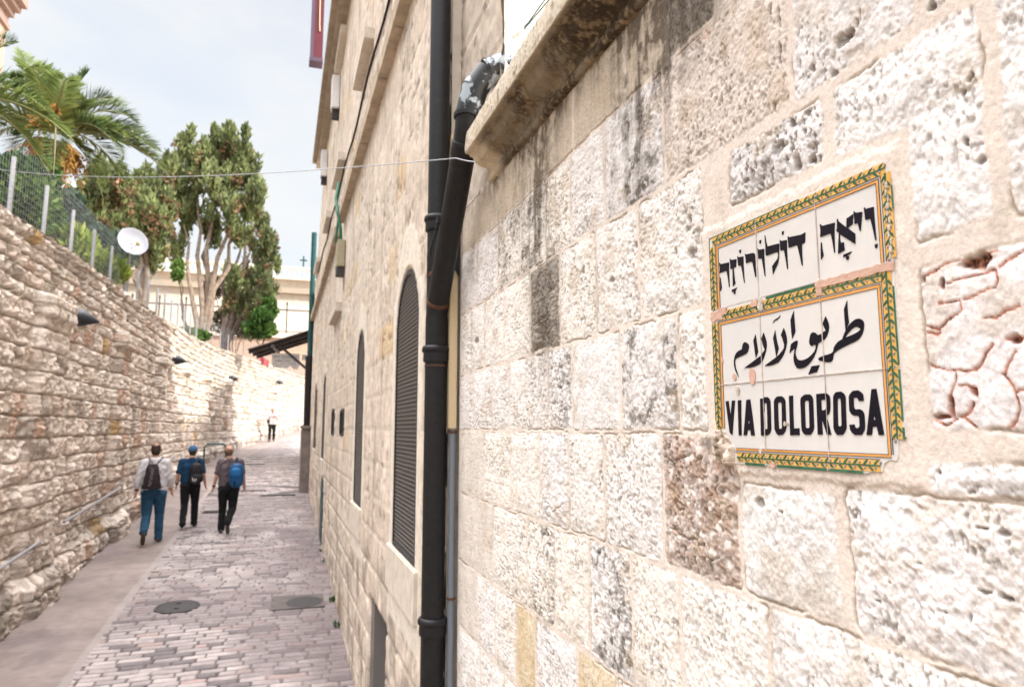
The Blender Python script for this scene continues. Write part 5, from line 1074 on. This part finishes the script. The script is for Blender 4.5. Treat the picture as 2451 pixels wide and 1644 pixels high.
for i, (x, y, dy, s) in enumerate([(100, 300, -.7, .30), (165, 385, -.5, .34), (185, 400, .1, .32), (70, 370, -.6, .30), (150, 415, -.2, .34), (120, 270, -.6, .2)]):
    c = onY(x, y, 14.2+dy); mb = MB(); rt = Vector(PC)
    for k in range(34):
        e = Vector(c)+Vector((g.normal()*s*.30, g.normal()*s*.30, -abs(g.normal())*s*.8+.15)); st_ = rt.lerp(Vector(c), .55)+Vector((0, 0, .10)); mb.tube([st_, st_.lerp(e, .5)+Vector((0, 0, .06)), e], [.008, .007, .004], 4, False)
        for q in range(5):
            u = e.lerp(st_, q*.12); mb.ell((u.x+g.normal()*.015, u.y+g.normal()*.015, u.z), (.017, .017, .022), 5, 4)
    mb.build('fruit_stalk', om, pt)
PB = onY(-170, 235, 11.5)
palm('nearer palm mostly out of view whose long fronds arch in from the left edge', PB, [(133, 288, .2, .72, .1), (176, 338, .1, .62, .35), (122, 425, .3, .85, .35), (46, 102, .3, .34, -.15), (-320, 60, .3, .3, 0), (-330, 300, .3, .5, 0)], (PB[0]-.2, 11.6, 5.15), 500, 0)

# ------------------------------------------------------------------ people: limbs as tapered capsules fused into one skin by a voxel remesh
def capsules(caps, voxel, smooth_it=2):
    mb = MB()
    for c in caps:
        p0, r0, p1, r1 = Vector(c[0]), c[1], Vector(c[2]), c[3]; n = max(2, int((p1-p0).length/max(.012, min(r0, r1)*.6)))
        d = (p1-p0); L_ = d.length; d = d.normalized() if L_ > 1e-6 else Vector((0, 0, 1))
        pts = []; rs = []
        for k in range(5): a = math.pi/2*(1-k/5); pts.append(p0-d*r0*math.sin(a)); rs.append(max(.0015, r0*math.cos(a)))
        for k in range(n+1): pts.append(p0.lerp(p1, k/n)); rs.append(lerp(r0, r1, k/n))
        for k in range(1, 6): a = math.pi/2*k/5; pts.append(p1+d*r1*math.sin(a)); rs.append(max(.0015, r1*math.cos(a)))
        mb.tube(pts, rs, 12)
        if len(c) > 4:                                  # flattened: squash about the axis' middle
            sc, cen = Vector(c[4]), (p0+p1)/2
            for i in range(len(mb.v)-len(pts)*12, len(mb.v)):
                v = Vector(mb.v[i])-cen; mb.v[i] = tuple(cen+Vector((v.x*sc.x, v.y*sc.y, v.z*sc.z)))
    me = mb.mesh('tmp'); o = bpy.data.objects.new('tmp', me); COL.objects.link(o)
    m = o.modifiers.new('r', 'REMESH'); m.mode = 'VOXEL'; m.voxel_size = voxel
    s = o.modifiers.new('s', 'SMOOTH'); s.iterations = smooth_it; s.factor = .5
    dg = bpy.context.evaluated_depsgraph_get(); out = bpy.data.meshes.new_from_object(o.evaluated_get(dg), depsgraph=dg)
    bpy.data.objects.remove(o); out.polygons.foreach_set('use_smooth', [True]*len(out.polygons)); return out
SKIN = mat('skin', (.50, .29, .21), .6, noise=(9, .12)); HAIRM = mat('dark_hair', (.035, .022, .016), .7, noise=(60, .4)); EYE = mat('eye_dark', (.02, .015, .012), .3)
def wrinkle(me, amp, sc, sd):                            # cloth folds: short slanting creases
    n = len(me.vertices); co = np.empty(n*3, dtype=np.float32); no = np.empty(n*3, dtype=np.float32)
    me.vertices.foreach_get('co', co); me.vertex_normals.foreach_get('vector', no); co = co.reshape(-1, 3); no = no.reshape(-1, 3)
    a = np.arctan2(co[:, 1], co[:, 0]*1.0)*1.1+co[:, 0]*5; f = fbm(a*1.3+co[:, 2]*sc*.35, co[:, 2]*sc-a*.8, sd, 3, .55)
    co += no*((np.abs(f-.5)*-2+.35)*amp)[:, None]; me.vertices.foreach_set('co', co.ravel()); me.update(); return me
def hand(w, d, side, fwd=Vector((0, 1, 0)), s=1.0):
    """palm, four bent fingers of different lengths, thumb from the side of the palm. d = along the hand."""
    w = Vector(w); d = Vector(d).normalized(); th = fwd.normalized(); nrm = d.cross(th).normalized()*side
    caps = [(w, .026*s, w+d*.075*s+th*.018*s, .022*s), (w, .026*s, w+d*.075*s-th*.018*s, .021*s)]
    for k, (o, l) in enumerate([(.030, .070), (.011, .080), (-.009, .074), (-.028, .056)]):
        a = w+d*.080*s+th*o*s; m1 = a+(d*.8-nrm*.38)*l*.5*s; e = m1+(d*.55-nrm*.75)*l*.5*s
        caps += [(a, .0098*s, m1, .0092*s), (m1, .0092*s, e, .0078*s)]
    a = w+d*.022*s+th*.030*s; m1 = a+(d*.6+th*.65-nrm*.2)*.040*s; caps += [(a, .0125*s, m1, .0105*s), (m1, .0105*s, m1+(d*.85+th*.15-nrm*.3)*.034*s, .0085*s)]
    return caps
def person(label, loc, rotz, Hh, J, cols, opts):
    """J: joints in metres for a 1.78 m figure, x right, y forward, z up."""
    root = thing('person', label, 'person', (0, 0, 0)); k = Hh/1.78; V_ = Vector
    hd = V_(J['head']); nk = V_(J['neck']); sh = {s: V_(J['sh'+s]) for s in 'LR'}; el = {s: V_(J['el'+s]) for s in 'LR'}; wr = {s: V_(J['wr'+s]) for s in 'LR'}
    hp = {s: V_(J['hip'+s]) for s in 'LR'}; kn = {s: V_(J['kn'+s]) for s in 'LR'}; an = {s: V_(J['an'+s]) for s in 'LR'}; to = {s: V_(J['to'+s]) for s in 'LR'}; hl = {s: V_(J['hl'+s]) for s in 'LR'}
    f = V_(J.get('face', (0, 1, 0))).normalized(); rt = f.cross(V_((0, 0, 1))).normalized(); chest = V_(J['chest']); pel = (hp['L']+hp['R'])/2
    body = [(hd+V_((0, 0, .03)), .088, hd-V_((0, 0, .035))+f*.018, .074, (.92, 1.05, 1.0)), (hd-V_((0, 0, .07))+f*.035, .048, hd-V_((0, 0, .085))+f*.045, .042),
            (hd+f*.094-V_((0, 0, .005)), .009, hd+f*.108-V_((0, 0, .030)), .014), (hd+f*.088-V_((0, 0, .058))-rt*.018, .007, hd+f*.088-V_((0, 0, .058))+rt*.018, .007),
            (hd-V_((0, 0, .05)), .055, nk, .058), (nk, .056, chest+f*.02, .075), (chest+f*.02, .08, pel, .08)]
    for s, q in (('L', -1), ('R', 1)):
        body += [(hd+rt*q*.086-V_((0, 0, .005)), .012, hd+rt*q*.094+V_((0, 0, .022)), .014), (nk, .05, sh[s], .048), (sh[s], .052, el[s], .041), (el[s], .042, wr[s], .028), (pel, .075, hp[s], .07), (hp[s], .08, kn[s], .05), (kn[s], .05, an[s], .037), (an[s], .036, to[s], .025)]
        dirn = (wr[s]-el[s]).normalized(); body += hand(wr[s]+dirn*.01, J.get('hd'+s, dirn), -q, V_(J.get('th'+s, (0, 1, 0))))
    xf = Matrix.Translation(loc) @ Matrix.Rotation(rotz, 4, 'Z') @ Matrix.Scale(k, 4)
    def put(name, me, m, parent=root):
        me.transform(xf); return link(name, me, m, parent)
    bo = put('body', capsules(body, .0085), SKIN)
    for q in (-1, 1):
        mb = MB(); mb.ell(hd+f*.082+rt*q*.032+V_((0, 0, .008)), (.011, .011, .008)); put('eye', mb.mesh('eye', True), EYE)
    # shirt
    w_ = opts.get('girth', 1.0); tz = V_((0, 0, 1)); S_ = []
    lowz = V_((pel.x, pel.y, J['hem']))
    cw = .105*w_
    for q in (-1, 1):
        S_ += [(chest+V_((q*.075*w_, 0, .05)), .118*w_, lowz+V_((q*.072*w_, 0, .09)), .112*w_, (1, .92, 1)), (chest+V_((q*.06*w_, 0, .13)), .085, nk+V_((q*.02, -.01, -.03)), .062)]
    S_ += [(lowz+V_((-.075*w_, 0, .03)), .112*w_, lowz+V_((.075*w_, 0, .03)), .112*w_, (1, .95, .62))]
    for s in 'LR':
        S_ += [(nk+V_((0, 0, -.05)), .070, sh[s]+V_((0, 0, .005)), .068), (sh[s], .070, sh[s].lerp(el[s], .55), .062)]
        if opts['sleeve'] > 1: S_ += [(sh[s].lerp(el[s], .5), .063, el[s], .056), (el[s], .056, el[s].lerp(wr[s], opts['sleeve']-1), .050), (el[s].lerp(wr[s], opts['sleeve']-1.12), .052, el[s].lerp(wr[s], opts['sleeve']-1), .053)]
        else: S_ += [(sh[s].lerp(el[s], .5), .062, sh[s].lerp(el[s], opts['sleeve']), .064)]
    put('shirt', wrinkle(capsules(S_, .010, 3), .030, 8, 61), cols['shirt'])
    if opts.get('hood'):
        Hs = [(nk+V_((-.075, -.02, .0)), .045, nk+V_((0, -.075, -.035)), .055), (nk+V_((.075, -.02, .0)), .045, nk+V_((0, -.075, -.035)), .055), (nk+V_((0, -.07, -.03)), .055, nk+V_((0, -.10, -.12)), .045), (nk+V_((-.07, .03, -.02)), .038, nk+V_((-.08, -.02, .0)), .045), (nk+V_((.07, .03, -.02)), .038, nk+V_((.08, -.02, .0)), .045)]
        put('hood', capsules(Hs, .009, 3), cols['shirt'])
    T_ = [(lowz+V_((-.07, 0, .03)), .105*w_, lowz+V_((.07, 0, .03)), .105*w_, (1, .95, .8))]
    for s in 'LR':
        T_ += [(pel+V_((0, -.01, .02)), .115*w_, hp[s]+V_((0, -.012, -.02)), .105*w_), (hp[s], .103*w_, kn[s], .074), (kn[s], .074, kn[s].lerp(an[s], .85), .066), (kn[s].lerp(an[s], .8), .066, an[s].lerp(kn[s], -.02), .070)]
    put('trousers', wrinkle(capsules(T_, .010, 2), .026, 9, 71), cols['trousers'])
    for s in 'LR':
        put('shoe', capsules([(hl[s], .036, to[s]+(hl[s]-to[s])*.35, .042), (to[s]+(hl[s]-to[s])*.4, .044, to[s], .036), (hl[s], .036, an[s]-V_((0, 0, .02)), .042)], .009, 2), cols['shoe'])
    if opts['hair'] == 'short':
        Ha = [(hd+V_((0, 0, .040))-f*.012, .090, hd-V_((0, 0, .02))-f*.030, .080, (.95, 1.02, 1.0))]; put('hair', capsules(Ha, .009, 2), HAIRM)
        if opts.get('bald'): mb = MB(); mb.ell(hd+V_((0, 0, .092))-f*.045, (.045, .048, .040)); put('bald_spot', mb.mesh('bald_spot', True), SKIN)
    elif opts['hair'] == 'shaved':
        Ha = [(hd+V_((-.01, 0, -.005))-f*.030, .082, hd-V_((0, 0, .03))-f*.028, .072, (1.05, 1, 1.0))]; put('hair', capsules(Ha, .009, 2), mat('cropped_hair', (.15, .09, .065), .8))
    elif opts['hair'] == 'cap':
        put('hair', capsules([(hd-V_((0, 0, .015))-f*.022, .083, hd-V_((0, 0, .045))-f*.022, .072)], .009, 2), HAIRM)
        cp = put('cap', capsules([(hd+V_((0, 0, .045)), .096, hd+V_((0, 0, .030))-f*.008, .094, (1, 1.04, .92)), (hd+f*.10+V_((0, 0, .035))-rt*.03, .018, hd+f*.145+V_((0, 0, .026)), .016, (1.6, 1, .5)), (hd+f*.10+V_((0, 0, .035))+rt*.03, .018, hd+f*.145+V_((0, 0, .026)), .016, (1.6, 1, .5))], .009, 2), cols['cap'])
    if opts.get('watch'):
        s = opts['watch']; mb = MB(); d = (wr[s]-el[s]).normalized(); mb.tube([wr[s]-d*.045, wr[s]-d*.018], .036, 12); put('watch', mb.mesh('watch', True), M['dark'])
    return root, xf
def bag(name, label, cat, xf, parts):
    root = thing(name, label, cat, tuple(xf @ Vector(parts[0][1])))
    for nm, c, me, m in parts: me.transform(xf); link(nm, me, m, root)
    return root
def walk(lead, sway=0, armL=(0, 0), armR=(0, 0), stride=.30, hem=.93, heel=.16):
    J = {'head': (sway*1.6, .03, 1.655), 'neck': (sway*1.3, 0, 1.50), 'chest': (sway, 0, 1.26), 'shL': (-.185+sway, -.01, 1.425), 'shR': (.185+sway, -.01, 1.425), 'hem': hem}
    for s, q, a in (('L', -1, armL), ('R', 1, armR)):
        J['el'+s] = (q*.255+sway, -.03+a[0]*.5, 1.15); J['wr'+s] = (q*.275+sway+a[1]*q, .03+a[0], .93)
        J['hip'+s] = (q*.095, 0, .92)
        if s == lead: J['kn'+s] = (q*.105, stride*.45, .51); J['an'+s] = (q*.11, stride*.52, .10); J['hl'+s] = (q*.11, stride*.52-.05, .045); J['to'+s] = (q*.135, stride*.52+.17, .035)
        else: J['kn'+s] = (q*.10, .03, .49); J['an'+s] = (q*.105, -stride, .10+heel); J['hl'+s] = (q*.105, -stride-.045, .085+heel*.95); J['to'+s] = (q*.12, -stride+.11, .038)
    return J
cl = lambda n, c, b=(40, .2, .01), r=.9, nz_=None: mat(n, c, r, bump=b, noise=nz_)
def at(x, y): return Vector((x, y, G(y)+.020))
# white hoodie, jeans, drawstring bag
J = walk('R', -.005, (-.05, .0), (.10, .01), .30, .93, .15)
m1, xf = person('person in a white hoodie and blue jeans walking away with a black drawstring bag', at(-2.10, 13.8), R(6), 1.75, J,
   dict(shirt=cl('white_fleece', (.56, .55, .57), (25, .35, .02)), trousers=cl('blue_denim', (.020, .072, .135), (30, .3, .015), nz_=(4, .35)), shoe=cl('brown_leather', (.075, .05, .04), r=.6)), dict(sleeve=1.55, hood=True, hair='short', bald=True, girth=1.12, watch='L'))
def flat_bag(c, w, h, dp, top=.62):
    mb = MB(); n = 20; mm = 12; vs = []; fs = []
    for i in range(mm+1):
        v = i/mm; ww = w*(lerp(1, top, v)*(1-.10*abs(2*v-1)**6)); dd = dp*math.sin(math.pi*min(.985, max(.06, (v*.86+.10))))**.6
        for k in range(n):
            a = 2*math.pi*k/n; cs, sn = math.cos(a), math.sin(a)
            vs.append((c[0]+ww*math.copysign(abs(cs)**.6, cs)+.006*math.sin(v*17+k), c[1]+dd*math.copysign(abs(sn)**.8, sn)+.006*math.sin(k*1.7+v*9), c[2]+h*(v-.5)))
    for i in range(mm):
        for k in range(n): fs.append((i*n+k, i*n+(k+1) % n, (i+1)*n+(k+1) % n, (i+1)*n+k))
    fs += [tuple(range(n-1, -1, -1)), tuple(mm*n+k for k in range(n))]; mb.add(vs, fs); return mb
bg_ = cl('black_nylon', (.022, .016, .020), (14, .6, .03), .5)
fb_ = flat_bag((-.035, -.195, 1.20), .165, .44, .060, .52).mesh('sack', True)
mb = MB()
for s in (-1, 1): mb.tube([(-.035+s*.07, -.19, 1.41), (s*.085, -.15, 1.49), (s*.105, -.05, 1.535), (s*.13, .06, 1.48), (s*.165, .10, 1.25), (s*.175, -.02, 1.02), (s*.15-.03, -.17, .99)], .007, 6)
cords = mb.mesh('cord', True); mb = MB(); r = random.Random(4)
for k in range(9):                                                             # grey print running up the sack, too blurred to read
    z = 1.04+.036*k; x = -.062+.012*k*.35+.006*math.sin(k*2.3); mb.box((x-.022, -.262, z), (x+.022, -.2575, z+.009)); mb.box((x+(.012 if k % 2 else -.02), -.262, z+.0092), (x+(.020 if k % 2 else -.012), -.2575, z+.026))
bag('drawstring_bag', 'black drawstring bag with grey print on the back of the white hoodie', 'bag', xf, [('sack', (-.035, -.195, .98), fb_, bg_), ('cord', 0, cords, M['dark']), ('print', 0, mb.mesh('print'), mat('grey_print', (.24, .23, .25), .7))])
# blue polo shirt and cap
J = walk('R', .0, (-.02, .0), (.02, .02), .22, .90, .02); J['head'] = (.01, .03, 1.655)
m2, xf = person('person in a navy polo shirt and blue cap walking away between two others', at(-1.66, 15.15), R(4), 1.60, J,
   dict(shirt=cl('navy_cotton', (.008, .042, .095)), trousers=cl('black_cotton', (.008, .009, .011)), shoe=cl('black_shoe', (.012, .012, .013), r=.5), cap=cl('blue_cap_cloth', (.045, .12, .25))), dict(sleeve=.78, hair='cap', girth=1.08, watch='L'))
bk = cl('black_canvas', (.012, .012, .016), (20, .4, .02), .6)
mb = MB(); mb.ell((.105, -.195, 1.17), (.135, .085, .235), 22, 14, .72); mb.ell((.13, -.245, 1.07), (.13, .060, .10), 18, 10, .7); body_ = mb.mesh('pack', True)
mb = MB(); mb.tube([(.10, -.16, 1.38), (.115, -.10, 1.47), (.125, -.01, 1.515), (.135, .09, 1.44), (.16, .12, 1.25), (.20, .02, 1.05), (.20, -.12, 1.0)], .020, 8); st_ = mb.mesh('strap', True)
mb = MB()
for x, z0_, z1_ in ((.045, 1.01, 1.09), (.085, 1.0, 1.07), (.115, 1.03, 1.07)): mb.tube([(x, -.302, z1_), (x+.012, -.306, z0_)], .007, 6)
bag('backpack', 'black backpack slung on the right shoulder of the navy polo shirt', 'bag', xf, [('pack', (.105, -.195, .94), body_, bk), ('strap', 0, st_, bk), ('tag', 0, mb.mesh('tag', True), M['white'])])
# grey shirt, blue backpack
J = walk('L', .01, (.02, .03), (.03, .01), .26, .95, .17); J['head'] = (-.03, .03, 1.655); J['neck'] = (-.01, 0, 1.50); J['toR'] = (.02, -.15, .035); J['anR'] = (.01, -.27, .26); J['hlR'] = (.01, -.31, .235); J['knR'] = (.085, .04, .49)
m3, xf = person('person with a shaved head in a grey shirt carrying a blue backpack up the lane', at(-.90, 14.40), R(3), 1.66, J,
   dict(shirt=cl('grey_jersey', (.105, .085, .095)), trousers=cl('black_cotton_trousers', (.008, .009, .011)), shoe=cl('grey_shoe', (.055, .05, .05), r=.7)), dict(sleeve=.72, hair='shaved', girth=1.08, watch='L'))
bb = cl('blue_nylon', (.006, .075, .21), (22, .4, .02), .5)
mb = MB(); mb.ell((.135, -.195, 1.17), (.140, .095, .25), 22, 14, .72); body_ = mb.mesh('pack', True)
mb = MB(); mb.ell((.12, -.265, 1.23), (.105, .055, .10), 18, 10, .7); pk = mb.mesh('pocket', True)
mb = MB(); mb.tube([(.03, -.265, 1.07), (.20, -.255, 1.10), (.255, -.2, 1.12)], .010, 6); mb.tube([(.10, -.29, 1.06), (.11, -.285, .95)], .016, 6); mb.tube([(.11, -.17, 1.40), (.12, -.10, 1.47), (.13, -.01, 1.515), (.14, .09, 1.44), (.17, .12, 1.25), (.22, .02, 1.05), (.22, -.12, 1.0)], .022, 8); st_ = mb.mesh('strap', True)
bag('backpack', 'bright blue backpack on the right shoulder of the grey shirt', 'bag', xf, [('pack', (.135, -.195, .92), body_, bb), ('pocket', 0, pk, cl('light_blue_nylon', (.012, .12, .32), (22, .4, .02), .5)), ('strap', 0, st_, cl('navy_webbing', (.010, .018, .035)))])
# far walker coming down
J = walk('R', .0, (.05, .02), (.12, -.02), .24, .90, .05); J['elL'] = (-.24, -.03, 1.17); J['wrL'] = (-.16, .16, 1.32); J['hdL'] = (.5, .2, .8)
m4, xf = person('person in a pale shirt and black trousers walking down the sunlit end of the lane', at(-.42, 36.8), R(182), 1.70, J,
   dict(shirt=cl('pale_pink_cotton', (.60, .54, .56)), trousers=cl('black_wool', (.010, .011, .012)), shoe=cl('black_leather', (.012, .012, .012), r=.5)), dict(sleeve=.8, hair='shaved', girth=1.12))
mb = MB(); mb.ell((.20, .12, 1.05), (.055, .075, .11), 14, 9, .7); ps = mb.mesh('pouch', True); mb = MB(); mb.tube([(.19, .10, 1.14), (.05, .135, 1.36), (-.09, .05, 1.52), (-.10, -.10, 1.46), (.05, -.14, 1.25), (.20, -.02, 1.08)], .012, 6)
bag('shoulder_bag', 'small dark shoulder bag hanging at the hip of the pale shirt', 'bag', xf, [('pouch', (.2, .12, .95), ps, bk), ('strap', 0, mb.mesh('strap', True), bk)])
